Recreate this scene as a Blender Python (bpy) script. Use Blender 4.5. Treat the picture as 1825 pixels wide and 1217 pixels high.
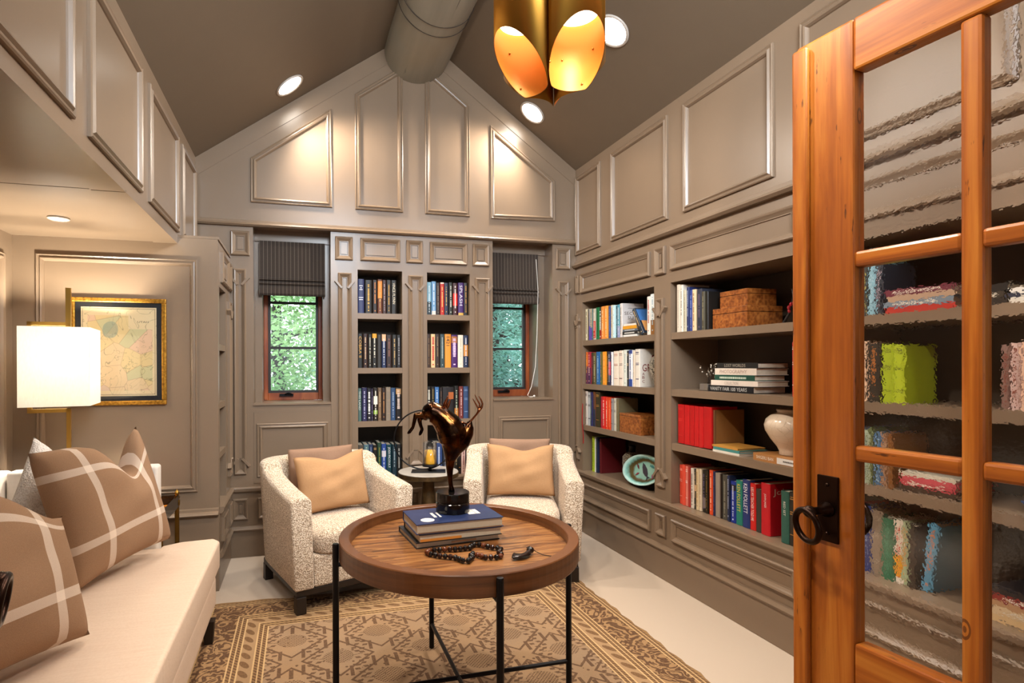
import bpy, bmesh, math, random
from mathutils import Matrix, Vector
PI=math.pi
for o in list(bpy.data.objects): bpy.data.objects.remove(o)
SC=bpy.context.scene; COL=SC.collection
random.seed(7)
# ------------------------------------------------------------------ camera
EYE=1.30
cd=bpy.data.cameras.new('camera'); cam=bpy.data.objects.new('camera',cd); COL.objects.link(cam)
cd.sensor_width=36.0; cd.lens=36.0*993.68/1825; cd.clip_start=.02; cd.clip_end=200
cd.shift_x=(912.5-801.24)/1825; cd.shift_y=(652.5-608.5)/1825
def cam_basis(yaw,pitch,roll):
    cy,sy=math.cos(yaw),math.sin(yaw)
    f=Vector((sy,cy,0)); r=Vector((cy,-sy,0)); u=Vector((0,0,1))
    f2=f*math.cos(pitch)+u*math.sin(pitch); u2=u*math.cos(pitch)-f*math.sin(pitch)
    r3=r*math.cos(roll)+u2*math.sin(roll); u3=u2*math.cos(roll)-r*math.sin(roll)
    return r3,u3,f2
r_,u_,f_=cam_basis(.26019,-.00161,-.00327)
cam.matrix_world=Matrix(((r_.x,u_.x,-f_.x,0),(r_.y,u_.y,-f_.y,0),(r_.z,u_.z,-f_.z,EYE),(0,0,0,1)))
SC.camera=cam
# ------------------------------------------------------------------ world, exposure
w=bpy.data.worlds.new('sky'); SC.world=w; w.use_nodes=True
bg=w.node_tree.nodes['Background']; bg.inputs[0].default_value=(.78,.90,1,1); bg.inputs[1].default_value=3.8
vs=SC.view_settings; vs.view_transform='Standard'; vs.look='None'; vs.gamma=1; vs.use_curve_mapping=False
vs.exposure=0.46
SC.cycles.max_bounces=10; SC.cycles.transmission_bounces=8; SC.cycles.transparent_max_bounces=12
SC.cycles.use_denoising=True
try: SC.cycles.sample_clamp_indirect=6
except Exception: pass
WARM=(1,.89,.77); COOL=(.80,.90,1)
def area_light(name,loc,rot,sx,sy,power,color):
    l=bpy.data.lights.new(name,'AREA'); l.shape='RECTANGLE'; l.size=sx; l.size_y=sy; l.energy=power; l.color=color
    o=bpy.data.objects.new(name,l); o.location=loc; o.rotation_euler=rot; COL.objects.link(o); return o
# added cool fill light in the hall behind the camera; no window there
area_light('hall_fill',(.2,-2.85,1.75),(math.radians(90),0,0),2.6,1.9,18,COOL)
# daylight through the window in the gable above the doorway, behind the camera
area_light('gable_daylight',(.82,-.02,2.86),(math.radians(90),0,0),1.3,.8,150,COOL)
# ------------------------------------------------------------------ materials
def srgb(h):
    if isinstance(h,str):
        h=h.lstrip('#'); c=[int(h[i:i+2],16)/255 for i in (0,2,4)]
    else: c=list(h)
    return tuple((x/12.92 if x<=.04045 else ((x+.055)/1.055)**2.4) for x in c)+(1,)
class V:
    """a scalar socket with arithmetic, for writing procedural patterns"""
    def __init__(s,nt,sock): s.nt=nt; s.s=sock
    def op(s,o,*a,clamp=False):
        n=s.nt.nodes.new('ShaderNodeMath'); n.operation=o; n.use_clamp=clamp
        for i,x in enumerate((s,)+a):
            if isinstance(x,V): s.nt.links.new(x.s,n.inputs[i])
            else: n.inputs[i].default_value=x
        return V(s.nt,n.outputs[0])
    def __add__(s,o): return s.op('ADD',o)
    __radd__=__add__
    def __sub__(s,o): return s.op('SUBTRACT',o)
    def __rsub__(s,o): return (s*-1)+o
    def __mul__(s,o): return s.op('MULTIPLY',o)
    __rmul__=__mul__
    def __truediv__(s,o): return s.op('DIVIDE',o)
    def lt(s,o): return s.op('LESS_THAN',o)
    def gt(s,o): return s.op('GREATER_THAN',o)
    def abs(s): return s.op('ABSOLUTE')
    def fract(s): return s.op('FRACT')
    def floor(s): return s.op('FLOOR')
    def sin(s): return s.op('SINE')
    def sqrt(s): return s.op('SQRT')
    def mx(s,o): return s.op('MAXIMUM',o)
    def mn(s,o): return s.op('MINIMUM',o)
    def sstep(s,a,b):
        n=s.nt.nodes.new('ShaderNodeMapRange'); n.interpolation_type='SMOOTHSTEP'
        s.nt.links.new(s.s,n.inputs[0]); n.inputs[1].default_value=a; n.inputs[2].default_value=b
        return V(s.nt,n.outputs[0])
class M:
    def __init__(s,name):
        s.m=bpy.data.materials.new(name); s.m.use_nodes=True; s.nt=s.m.node_tree
        s.b=s.nt.nodes['Principled BSDF']; s.out=s.nt.nodes['Material Output']
    def new(s,t): return s.nt.nodes.new(t)
    def link(s,a,b): s.nt.links.new(a,b)
    def obj(s):
        if not hasattr(s,'_o'): s._o=s.new('ShaderNodeTexCoord').outputs['Object']
        return s._o
    def uv(s):
        if not hasattr(s,'_u'): s._u=s.new('ShaderNodeTexCoord').outputs['UV']
        return s._u
    def xyz(s,vec=None):
        n=s.new('ShaderNodeSeparateXYZ'); s.link(vec or s.obj(),n.inputs[0])
        return [V(s.nt,o) for o in n.outputs]
    def map(s,scale,vec=None,loc=(0,0,0),rot=(0,0,0)):
        n=s.new('ShaderNodeMapping'); s.link(vec or s.obj(),n.inputs[0])
        n.inputs['Scale'].default_value=scale if not isinstance(scale,(int,float)) else (scale,)*3
        n.inputs['Location'].default_value=loc; n.inputs['Rotation'].default_value=rot
        return n.outputs[0]
    def noise(s,scale,detail=3,vec=None,dist=0,rough=.5):
        n=s.new('ShaderNodeTexNoise'); n.inputs['Scale'].default_value=scale; n.inputs['Detail'].default_value=detail
        n.inputs['Distortion'].default_value=dist; n.inputs['Roughness'].default_value=rough
        s.link(vec or s.obj(),n.inputs['Vector']); return V(s.nt,n.outputs['Fac'])
    def voro(s,scale,vec=None,feature='F1',out='Distance',rnd=1):
        n=s.new('ShaderNodeTexVoronoi'); n.feature=feature; n.inputs['Scale'].default_value=scale
        n.inputs['Randomness'].default_value=rnd
        s.link(vec or s.obj(),n.inputs['Vector']); o=n.outputs[out]
        return V(s.nt,o) if out=='Distance' else o
    def ramp(s,fac,stops,interp='LINEAR'):
        n=s.new('ShaderNodeValToRGB'); n.color_ramp.interpolation=interp
        e=n.color_ramp.elements
        while len(e)<len(stops): e.new(.5)
        for k,(p,c) in enumerate(stops): e[k].position=p; e[k].color=srgb(c)
        s.link(fac.s if isinstance(fac,V) else fac,n.inputs[0]); return n.outputs[0]
    def mix(s,fac,a,b,mode='MIX'):
        n=s.new('ShaderNodeMix'); n.data_type='RGBA'; n.blend_type=mode
        ins=[i for i in n.inputs if i.enabled]
        if isinstance(fac,V): s.link(fac.s,ins[0])
        else: ins[0].default_value=fac
        for x,i in ((a,ins[1]),(b,ins[2])):
            if isinstance(x,(str,tuple,list)): i.default_value=srgb(x)
            else: s.link(x,i)
        return [o for o in n.outputs if o.enabled][0]
    def bump(s,h,strength=.3,dist=.002,target=None):
        n=s.new('ShaderNodeBump'); n.inputs['Strength'].default_value=strength; n.inputs['Distance'].default_value=dist
        s.link(h.s if isinstance(h,V) else h,n.inputs['Height']); s.link(n.outputs[0],(target or s.b).inputs['Normal']); return n
    def set(s,color=None,rough=None,metal=None,**k):
        if color is not None:
            if isinstance(color,(str,tuple,list)): s.b.inputs['Base Color'].default_value=srgb(color)
            else: s.link(color,s.b.inputs['Base Color'])
        if rough is not None: s.b.inputs['Roughness'].default_value=rough
        if metal is not None: s.b.inputs['Metallic'].default_value=metal
        for kk,v in k.items(): s.b.inputs[kk.replace('_',' ')].default_value=v
        return s
MC={}
def plain(h,rough=.5,metal=0,key=''):
    k=(h,rough,metal,key)
    if k not in MC:
        a=M('mat_'+h); n=a.noise(60,2)
        a.set(a.mix((n-.5)*.5+.25,h,tuple(max(0,min(1,int(h[i:i+2],16)/255*.86)) for i in (0,2,4))),rough,metal)
        MC[k]=a.m
    return MC[k]
def paint_mat(name,h,rough,spec=.5):
    a=M(name); n=a.noise(9,4); n2=a.noise(420,2,vec=a.map((1,1,.08)))
    a.set(a.mix((n-.5)*.35+.2,h,tuple(int(h[i:i+2],16)/255*.9 for i in (0,2,4))),rough)
    a.b.inputs['Specular IOR Level'].default_value=spec
    a.bump(n2,.05,.001); return a.m
PAINT=paint_mat('taupe_paint','7f6b57',.30)
CEIL=paint_mat('ceiling_paint','6c5d4c',.6,.3)
ALC=PAINT
def wood(name,c1,c2,c3,scale,rough=.4,knots=0,bands=3,coat=0):
    a=M(name); v=a.map(scale)
    n=a.noise(1,5,vec=v,dist=.6); f=a.noise(7,3,vec=v)
    fac=(((n*bands*2*PI).sin()*.5+.5)*.25+n*.45+f*.30) if knots else ((n*bands).fract()*.45+n*.35+f*.25)
    col=a.ramp(fac,[(.22,c1),(.5,c2),(.8,c3)])
    if knots:
        big=a.noise(3,2); col=a.mix((big-.35)*.9,col,c1)
        k=a.voro(3.6,vec=a.map((2.0,2.0,1) if scale[2]<5 else (1,2,2)))
        col=a.mix(((k-.062).abs().lt(.012)+k.lt(.025))*.75,col,'4a1e0a')
        w=a.noise(70,3,vec=a.map((1,1,.16) if scale[2]<5 else (.16,1,1)),rough=.7); mk=a.noise(5,2)
        col=a.mix(w.sstep(.62,.68)*mk.sstep(.50,.57)*.85,col,'3a1606')
    a.set(col,rough); a.bump(f,.06,.001)
    if coat: a.b.inputs['Coat Weight'].default_value=coat; a.b.inputs['Coat Roughness'].default_value=.15
    return a.m
DOORV=wood('knotty_pine_upright','87420e','b5651c','d38834',(20,20,1.2),.36,1,2,.3)
DOORH=wood('knotty_pine_level','87420e','b5651c','d38834',(1.2,20,20),.36,1,2,.3)
WINW=wood('window_wood','6a2c0e','8e421a','a85a28',(9,9,2),.4)
TABLEW=wood('walnut_veneer','3f220e','7a4c25','a0713f',(2.0,22,22),.36,0,5,.15)
def burl():
    a=M('burl_veneer'); n=a.noise(14,6,dist=2.5,rough=.65); v=a.voro(60)
    a.set(a.ramp(n*.8+v*.3,[(.25,'3a1a08'),(.47,'7a4018'),(.64,'9c5c28'),(.9,'b87c40')]),.3)
    a.b.inputs['Coat Weight'].default_value=.4; return a.m
BURL=burl()
def carpet():
    a=M('carpet_wool'); n=a.noise(900,2); m=a.noise(6,3)
    a.set(a.mix(m*.5,a.mix(n,'b3a08c','d8c8b6'),'c2b09d'),.95); a.bump(n,.5,.004); return a.m
CARPET=carpet()
BRASS=M('brushed_brass').set('c09548',.32,1).m
AGED=M('aged_brass').set('8d6d33',.35,1).m
GOLDF=None
def goldframe():
    a=M('gilt_wood'); n=a.noise(80,4); a.set(a.ramp(n,[(.3,'7d5416'),(.6,'c08b30'),(.8,'e0b65a')]),.35,.7); return a.m
GOLDF=goldframe()
IRON=M('blackened_iron').set('1a1512',.42,.8).m
BRONZEH=M('oil_rubbed_bronze').set('2a1a12',.33,.9).m
BLACKM=M('black_steel').set('141214',.4,.6).m
DARKW=M('espresso_wood').set('1e140e',.45).m
def rugmat():
    a=M('woven_rug'); X,Y,Z=a.xyz()
    # rug local: centre origin, half sizes 1.05 (x) and 1.52 (y)
    d=(1.05-X.abs()).mn(1.52-Y.abs())
    light='9c7d5c'; tan='97764f'; dark='442510'
    nz=a.noise(160,3); big=a.noise(3,3)
    base=a.mix(big.sstep(.3,.7),light,'957c62')
    # field : staggered pomegranates on an ogee lattice
    sx,sy=.40,.40
    def cell(ox,oy):
        cx=((X+ox)/sx).fract()-.5; cy=((Y+oy)/sy).fract()-.5
        return cx*sx,cy*sy
    mask=None; hatch=(((X+Y)*62).fract()-.5).abs().gt(.17)*(((X-Y)*62).fract()-.5).abs().gt(.17)
    for ox,oy in ((0,0),(.2,.2)):
        cx,cy=cell(ox,oy)
        r=((cx/.068)*(cx/.068)+(cy/.058)*(cy/.058)).sqrt()
        m=r.lt(1)*hatch; mask=m if mask is None else mask.mx(m)
        lin=((cx.abs()*1.0+cy.abs()*1.0)-.155).abs().lt(.0075)      # diamond vine
        st=cx.abs().lt(.009)*cy.gt(.07)*cy.lt(.14)
        mask=mask.mx(lin).mx(st)
        wob=(cy*55).sin()*.012
        leaf=(((cx.abs()-.115+wob).abs()).lt(.011))*(((cy*32).fract()-.5).abs().lt(.24))
        mask=mask.mx(leaf)
        bar=(cx.abs()-.05).abs().lt(.008)*(cy.abs()-.13).abs().lt(.04)
        mask=mask.mx(bar)
    sp=a.voro(30,vec=a.map((1,1,0))); lf=sp.lt(.20)*a.noise(5,1).gt(.5)
    mask=mask.mx(lf)
    field=a.mix(mask*.82,base,dark)
    # main border : scrolled leaves
    vv=a.voro(8,vec=a.map((1,1,0),)); ww=a.noise(11,1,vec=a.map((1,1,0)),dist=2.0)
    scr=((vv*4.2+ww*2.6).fract()-.5).abs().gt(.22)
    bord=a.mix(scr*.92,'977650',dark)
    # narrow light band with small rosettes
    t=((X+Y)*13).fract()-.5
    ros=(((d-.252).abs()/.022)*((d-.252).abs()/.022)+(t*3.2)*(t*3.2)).lt(1)
    band=a.mix(ros*.85,'9a7c5a','5c3c1c')
    # guard stripes
    g=(((X+Y)*46).fract()-.5).abs().gt(.24)
    guard=a.mix(g*.5+.4,'9a7850',dark)
    lines=None
    col=a.mix(d.gt(.325),band,field)
    col=a.mix(d.lt(.205),col,bord)
    for c,wd in ((.205,.022),(.312,.022),(.022,.02)):
        s=(d-c).abs().lt(wd); col=a.mix(s,col,guard)
        l=((d-c).abs()-wd).abs().lt(.0035)+(d-c).abs().lt(.003); col=a.mix(l.mn(1)*.8,col,'cfae7c')
    col=a.mix(d.lt(.008),col,'8a6a44')
    col=a.mix(nz.sstep(.35,.75)*.22,col,'b08e64')
    a.set(col,.95); a.bump(nz,.4,.003); return a.m
RUG=rugmat()
def boucle(name,c1,c2,c3,sc,bs=.6):
    a=M(name); v=a.voro(sc); n=a.noise(sc*.6,3)
    a.set(a.ramp(v*.75+n*.45,[(.25,c1),(.5,c2),(.75,c3)]),.95); a.bump(v,bs,.004); a.b.inputs['Sheen Weight'].default_value=.2; return a.m
TWEED=boucle('tweed_boucle','59442f','ab9276','dfcdb6',165,.8)
WHITEB=boucle('white_boucle','cfc6bc','e8e2da','f4f0ea',170,.8)
def linen(name,c,c2,sc=380):
    a=M(name); x=a.noise(sc,2,vec=a.map((1,1,.07))); y=a.noise(sc,2,vec=a.map((.07,1,1))); n=a.noise(5,3)
    a.set(a.mix((x+y)*.5,c,c2),.9); a.bump(x+y,.25,.002); return a.m
TANL=linen('tan_linen','9c744c','b88e64'); BROWNL=linen('brown_linen','80604a','977760')
VELVET=linen('cream_chenille','ccb199','dfcab6',120)
WHITEL=linen('white_upholstery','cfc6bb','e2dad0',300)
def plaid():
    a=M('brown_plaid_wool'); u,v,_=a.xyz(a.uv()); n=a.noise(500,2); tw=((u*260+v*260).fract()-.5).abs()
    base=a.mix(n,'85634a','a58465')
    m=None
    for c in (.27,.80):
        for q in (u,v):
            s=(q-c).abs().lt(.028); m=s if m is None else m+s
    m=(m*.5).mn(1)*(tw.gt(.18)*.45+.55)
    m2=m.mn(.9)
    a.set(a.mix(m2.op('MULTIPLY',1.25,clamp=True),base,'ecdccb'),.95); a.bump(n,.3,.002); return a.m
PLAID=plaid()
def bronze():
    a=M('patina_bronze'); n=a.noise(18,4); a.set(a.ramp(n,[(.3,'0e0a08'),(.5,'2c1a10'),(.64,'553418'),(.85,'7d4f2a')]),.2,1); return a.m
BRONZE=bronze(); COPPER=M('polished_copper').set('85492a',.22,1).m
BLACKST=M('black_marble').set('0b0908',.12).m
STONE=None
def stone():
    a=M('pale_stone'); n=a.noise(12,5); a.set(a.mix(n,'8f8880','b5aea4'),.35); return a.m
STONE=stone()
def rustbronze():
    a=M('weathered_metal'); n=a.noise(14,5); a.set(a.ramp(n,[(.3,'2a1e12'),(.6,'5c4526'),(.8,'75603a')]),.5,.6); return a.m
RUSTB=rustbronze()
def shade_fabric():
    a=M('pinstripe_wool'); x,y,z=a.xyz(); n=a.noise(300,2)
    s=((x*38).fract()-.5).abs().lt(.07)
    a.set(a.mix(s*.42,a.mix(n,'332a24','463c34'),'8a7d70'),.95); a.bump(n,.3,.002); return a.m
ROMAN=shade_fabric()
def lampshade():
    a=M('lit_linen_shade'); n=a.noise(180,3,vec=a.map((1,1,.3)))
    t=a.new('ShaderNodeBsdfTranslucent'); d=a.new('ShaderNodeBsdfDiffuse'); mx=a.new('ShaderNodeMixShader')
    c=a.mix(n,'f6f0e6','fffdf8'); a.link(c,t.inputs[0]); a.link(c,d.inputs[0]); mx.inputs[0].default_value=.45
    a.link(t.outputs[0],mx.inputs[1]); a.link(d.outputs[0],mx.inputs[2]); a.link(mx.outputs[0],a.out.inputs[0]); return a.m
LSHADE=lampshade()
def emit(name,color,strength):
    a=M(name); a.b.inputs['Emission Color'].default_value=tuple(color)+(1,); a.b.inputs['Emission Strength'].default_value=strength; a.set('ffffff'); return a.m
def clearglass(name,tint='ffffff',refl=1.0):
    a=M(name); t=a.new('ShaderNodeBsdfTransparent'); g=a.new('ShaderNodeBsdfGlossy'); g.inputs['Roughness'].default_value=.02
    t.inputs[0].default_value=srgb(tint); f=a.new('ShaderNodeFresnel'); f.inputs[0].default_value=1.45
    mx=a.new('ShaderNodeMixShader'); a.link((V(a.nt,f.outputs[0])*refl).s,mx.inputs[0]); a.link(t.outputs[0],mx.inputs[1]); a.link(g.outputs[0],mx.inputs[2])
    a.link(mx.outputs[0],a.out.inputs[0]); return a.m
WGLASS=clearglass('window_glass'); VGLASS=clearglass('clear_vessel_glass','ffffff',.7)
def wavyglass():
    a=M('seeded_wavy_glass'); g=a.new('ShaderNodeBsdfGlass'); g.inputs['IOR'].default_value=1.45; g.inputs['Roughness'].default_value=0
    n=a.noise(125,1.5,rough=.5); 
    b=a.new('ShaderNodeBump'); b.inputs['Strength'].default_value=.10; b.inputs['Distance'].default_value=.0012
    a.link(n.s,b.inputs['Height']); a.link(b.outputs[0],g.inputs['Normal']); a.link(g.outputs[0],a.out.inputs[0]); return a.m
DGLASS=wavyglass()
PAGES=None
def pagemat():
    a=M('page_edges'); x=a.noise(40,2,vec=a.map((60,1,1))); a.set(a.mix(x,'b9a88e','ddd0b8'),.9); return a.m
PAGES=pagemat()
# ------------------------------------------------------------------ geometry helpers
class MB:
    def __init__(s): s.v=[]; s.f=[]; s.uv={}
    def add(s,vs,fs):
        o=len(s.v); s.v+= [tuple(p) for p in vs]; s.f+=[tuple(i+o for i in f) for f in fs]; return s
    def box(s,x0,x1,y0,y1,z0,z1):
        return s.add([(x,y,z) for z in (z0,z1) for y in (y0,y1) for x in (x0,x1)],
            [(0,2,3,1),(4,5,7,6),(0,1,5,4),(2,6,7,3),(0,4,6,2),(1,3,7,5)])
    def prism(s,poly,fn,a,b):
        """poly of 2-D points, fn(u,v,h)->xyz, extruded from h=a to h=b"""
        n=len(poly); vs=[fn(u,v,a) for u,v in poly]+[fn(u,v,b) for u,v in poly]
        return s.add(vs,[tuple(range(n))[::-1],tuple(range(n,2*n))]+[(i,(i+1)%n,(i+1)%n+n,i+n) for i in range(n)])
    def rings(s,R,closed=True,cap=True):
        n=len(R[0]); fs=[]
        for k in range(len(R)-1):
            for i in range(n if closed else n-1):
                j=(i+1)%n; fs.append((k*n+i,k*n+j,(k+1)*n+j,(k+1)*n+i))
        if cap: fs.append(tuple(range(n))[::-1]); fs.append(tuple(range((len(R)-1)*n,len(R)*n)))
        return s.add([p for r in R for p in r],fs)
    def lathe(s,prof,c=(0,0),n=32,cap=True,sx=1,sy=1):
        return s.rings([[(c[0]+r*sx*math.cos(2*PI*i/n),c[1]+r*sy*math.sin(2*PI*i/n),z) for i in range(n)] for r,z in prof],cap=cap)
    def tube(s,pts,r,n=10,closed=False):
        P=[Vector(p) for p in pts]; R=[]; N=len(P); rr=r if isinstance(r,(list,tuple)) else [r]*N
        up=None
        for i in range(N):
            a=P[i-1] if (i>0 or closed) else P[i]; b=P[(i+1)%N] if (i<N-1 or closed) else P[i]
            t=(b-a).normalized()
            if up is None: up=t.orthogonal().normalized()
            e=(up-t*up.dot(t)).normalized(); up=e; g=t.cross(e)
            R.append([P[i]+(e*math.cos(2*PI*k/n)+g*math.sin(2*PI*k/n))*rr[i] for k in range(n)])
        if closed: R.append(R[0]); return s.rings(R,cap=False)
        return s.rings(R)
    def sphere(s,c,r,n=12,m=8,sc=(1,1,1)):
        R=[]
        for j in range(m+1):
            t=PI*j/m; rr=max(r*math.sin(t),1e-5)
            R.append([(c[0]+rr*math.cos(2*PI*i/n)*sc[0],c[1]+rr*math.sin(2*PI*i/n)*sc[1],c[2]-r*math.cos(t)*sc[2]) for i in range(n)])
        return s.rings(R)
    def build(s,name,mat,parent=None,smooth=False,bevel=0,seg=2,sub=0,weld=False):
        me=bpy.data.meshes.new(name); me.from_pydata(s.v,[],s.f)
        bm=bmesh.new(); bm.from_mesh(me)
        if weld: bmesh.ops.remove_doubles(bm,verts=bm.verts,dist=1e-5)
        bmesh.ops.recalc_face_normals(bm,faces=bm.faces); bm.to_mesh(me); bm.free()
        me.materials.append(mat)
        if smooth:
            me.polygons.foreach_set('use_smooth',[True]*len(me.polygons))
        o=bpy.data.objects.new(name,me); COL.objects.link(o)
        if parent: o.parent=parent
        if bevel:
            b=o.modifiers.new('bevel','BEVEL'); b.width=bevel; b.segments=seg; b.limit_method='ANGLE'; b.angle_limit=.6
        if sub:
            b=o.modifiers.new('sub','SUBSURF'); b.levels=sub; b.render_levels=sub
        return o
def bx(name,mat,parent,*b,bevel=0,seg=2,**k): return MB().box(*b).build(name,mat,parent,bevel=bevel,seg=seg,**k)
def thing(name,label,cat,loc=(0,0,0),rz=0,group=None):
    o=bpy.data.objects.new(name,None); COL.objects.link(o); o.empty_display_size=.05
    o.location=loc; o.rotation_euler=(0,0,rz); o['label']=label; o['category']=cat
    if group: o['group']=group
    return o
def tag(o,label,cat,group=None):
    o['label']=label; o['category']=cat
    if group: o['group']=group
    return o
def struct(o): o['kind']='structure'; return o
def sempty(name):
    o=bpy.data.objects.new(name,None); COL.objects.link(o); return struct(o)
def inset(poly,d):
    n=len(poly); out=[]
    for i in range(n):
        p0,p1,p2=Vector(poly[i-1]),Vector(poly[i]),Vector(poly[(i+1)%n])
        t1=(p1-p0).normalized(); t2=(p2-p1).normalized(); n1=Vector((-t1.y,t1.x)); n2=Vector((-t2.y,t2.x))
        out.append(tuple(p1+(n1+n2)*d/max(.2,1+n1.dot(n2))))
    return out
PROF=[(0,0),(0,.011),(.005,.015),(.012,.010),(.017,.011),(.024,.019),(.031,.016),(.037,.006),(.039,0)]
PROFB=[(0,0),(0,.014),(.006,.020),(.013,.018),(.020,.012),(.030,.006),(.034,.006),(.036,.0)]
def molding(poly,fn,mat,parent,prof=PROF,name='panel_molding',scale=1):
    if sum(poly[i-1][0]*poly[i][1]-poly[i][0]*poly[i-1][1] for i in range(len(poly)))<0: poly=poly[::-1]
    R=[[fn(u,v,h*scale) for u,v in inset(poly,d*scale)] for d,h in prof]
    return MB().rings(R,cap=False).build(name,mat,parent)
def rect(u0,u1,v0,v1): return [(u0,v0),(u1,v0),(u1,v1),(u0,v1)]
YB,XR,XS,YA,XL=4.02,2.11,-.675,3.455,-.462
back=lambda u,v,h:(u,YB-h,v)
right=lambda u,v,h:(XR-h,u,v)
soff=lambda u,v,h:(XS+h,u,v)
lowc=lambda u,v,h:(XL+h,u,v)
alco=lambda u,v,h:(u,YA-h,v)
alcl=lambda u,v,h:(-1.48+h,u,v)
def strip(name,fn,u0,u1,prof,mat,parent):
    """a straight run of trim: prof = [(height z, depth h)]"""
    R=[[fn(u,z,h) for z,h in prof] for u in (u0,u1)]
    return MB().rings(R).build(name,mat,parent)
TXT={}
def text_mesh(s):
    if s not in TXT:
        c=bpy.data.curves.new('t','FONT'); c.body=s; c.size=1; c.extrude=.0; c.resolution_u=2
        o=bpy.data.objects.new('t',c); COL.objects.link(o); bpy.context.view_layer.update()
        me=bpy.data.meshes.new_from_object(o.evaluated_get(bpy.context.evaluated_depsgraph_get()))
        me.name='lettering'; bpy.data.objects.remove(o)
        xs=[v.co.x for v in me.vertices]; ys=[v.co.y for v in me.vertices]
        x0,x1,y0,y1=min(xs),max(xs),min(ys),max(ys)
        for v in me.vertices: v.co.x=(v.co.x-(x0+x1)/2)/(x1-x0); v.co.y=(v.co.y-(y0+y1)/2)/(y1-y0); v.co.z=0
        TXT[s]=me
    return TXT[s]
def lettering(s,mat,parent,center,xdir,ydir,w,h,name='lettering'):
    """text filling w x h, centred, reading along xdir, up along ydir (parent's local axes)"""
    me=text_mesh(s).copy(); me.materials.clear(); me.materials.append(mat)
    o=bpy.data.objects.new(name,me); COL.objects.link(o); o.parent=parent
    x=Vector(xdir).normalized(); y=Vector(ydir).normalized(); z=x.cross(y)
    o.matrix_local=Matrix(((x.x*w,y.x*h,z.x,center[0]),(x.y*w,y.y*h,z.y,center[1]),(x.z*w,y.z*h,z.z,center[2]),(0,0,0,1)))
    return o
# ================================================================== the room
SL=.712; RX,RZ=.823,3.757
zc=lambda x: RZ-SL*abs(x-RX)          # underside of the vaulted ceiling
fl=struct(bx('floor',CARPET,None,-2.2,2.9,-3.2,4.5,-.1,0))
# ---- ceiling : two raked boards, a log ridge beam, downlights
ce=sempty('ceiling')
rk=lambda u,v,h:(u,h,v)
for s in (-1,1):
    xe=RX+s*(1.66 if s<0 else 1.72)
    MB().prism([(RX,RZ),(xe,zc(xe)),(xe,zc(xe)+.12),(RX,RZ+.12)],rk,-.35,4.5).build('ceiling_board',CEIL,ce)
def logmat():
    a=M('grey_log'); n=a.noise(1,5,vec=a.map((16,1.2,16))); c=a.noise(1,3,vec=a.map((40,.9,40)),dist=.5); m=a.noise(2.5,2)
    col=a.mix(n,'6d675b','8d8474'); col=a.mix(c.sstep(.70,.715),col,'2d2118'); col=a.mix(m.sstep(.4,.7)*.4,col,'807058')
    a.set(col,.7); a.bump(n,.3,.004); return a.m
LOGM=logmat()
R=[]
for k in range(30):
    y=-.33+k*(4.45+.33)/29; 
    R.append([(RX+(.232+.006*math.sin(3*t+k*.35)+.004*math.sin(k*1.3))*math.cos(t),y,3.594+(.230+.005*math.sin(2*t+k*.5))*math.sin(t)) for t in [2*PI*i/48 for i in range(48)]])
log=MB().rings(R).build('log_beam',LOGM,ce,smooth=True)
for y in (3.33,3.43):
    pts=[(RX+.2372*math.cos(t),y+.03*math.sin(t*1.0+.3),3.594+.2352*math.sin(t)) for t in [2*PI*i/60 for i in range(60)]]
    MB().tube(pts,.0022,6,True).build('scribed_ring',plain('2c2118',.9),log)
# ---- back wall (Y = 4.02)
wb=sempty('wall_back'); m=MB()
def gable(z0,x0,x1): 
    return [(x0,z0),(x1,z0),(x1,zc(x1)+.05),(RX,RZ+.05),(x0,zc(x0)+.05)]
m.prism(gable(2.262,-.80,2.45),back,0,-.48)
m.box(-1.75,-.314,YB,4.5,0,2.262).box(1.908,2.9,YB,4.5,0,2.262)
m.box(-.314,.203,YB,4.5,0,1.03).box(1.413,1.908,YB,4.5,0,1.03)
m.box(.203,1.413,4.36,4.5,0,2.262)
m.box(-.314,-.266,4.18,4.5,1.03,2.262).box(.155,.203,4.18,4.5,1.03,2.262)
m.box(1.413,1.461,4.18,4.5,1.03,2.262).box(1.855,1.908,4.18,4.5,1.03,2.262)
m.box(-.266,.155,4.2,4.5,2.1,2.262).box(1.461,1.855,4.2,4.5,2.1,2.262)
m.build('wall_panel',PAINT,wb)
# gable boards and picture-frame mouldings
gb=[(-.675,zc(-.675)-.002),(RX,RZ-.002),(2.108,zc(2.108)-.002),(2.108,zc(2.108)-.125),(RX,RZ-.125),(-.675,zc(-.675)-.125)]
for a,b,c,d in ((0,1,4,5),(1,2,3,4)):
    MB().prism([gb[a],gb[b],gb[c],gb[d]],back,0,.004).build('gable_board',PAINT,wb)
GP=[[(-.328,2.714),(.211,3.110),(.216,2.414),(-.328,2.414)],
    [(.376,3.232),(.378,2.414),(.722,2.414),(.722,3.478)],
    [(.888,3.50),(.888,2.416),(1.230,2.416),(1.229,3.25)],
    [(1.393,3.122),(1.398,2.414),(1.926,2.424),(1.926,2.742)]]
for g in GP: molding(g,back,PAINT,wb)
CORN=[(0,0),(0,.022),(.010,.034),(.020,.026),(.026,.012),(.040,.010),(.044,0)]
strip('ledge_molding',back,XS,2.108,[(2.248+z,h) for z,h in CORN],PAINT,wb)
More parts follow.
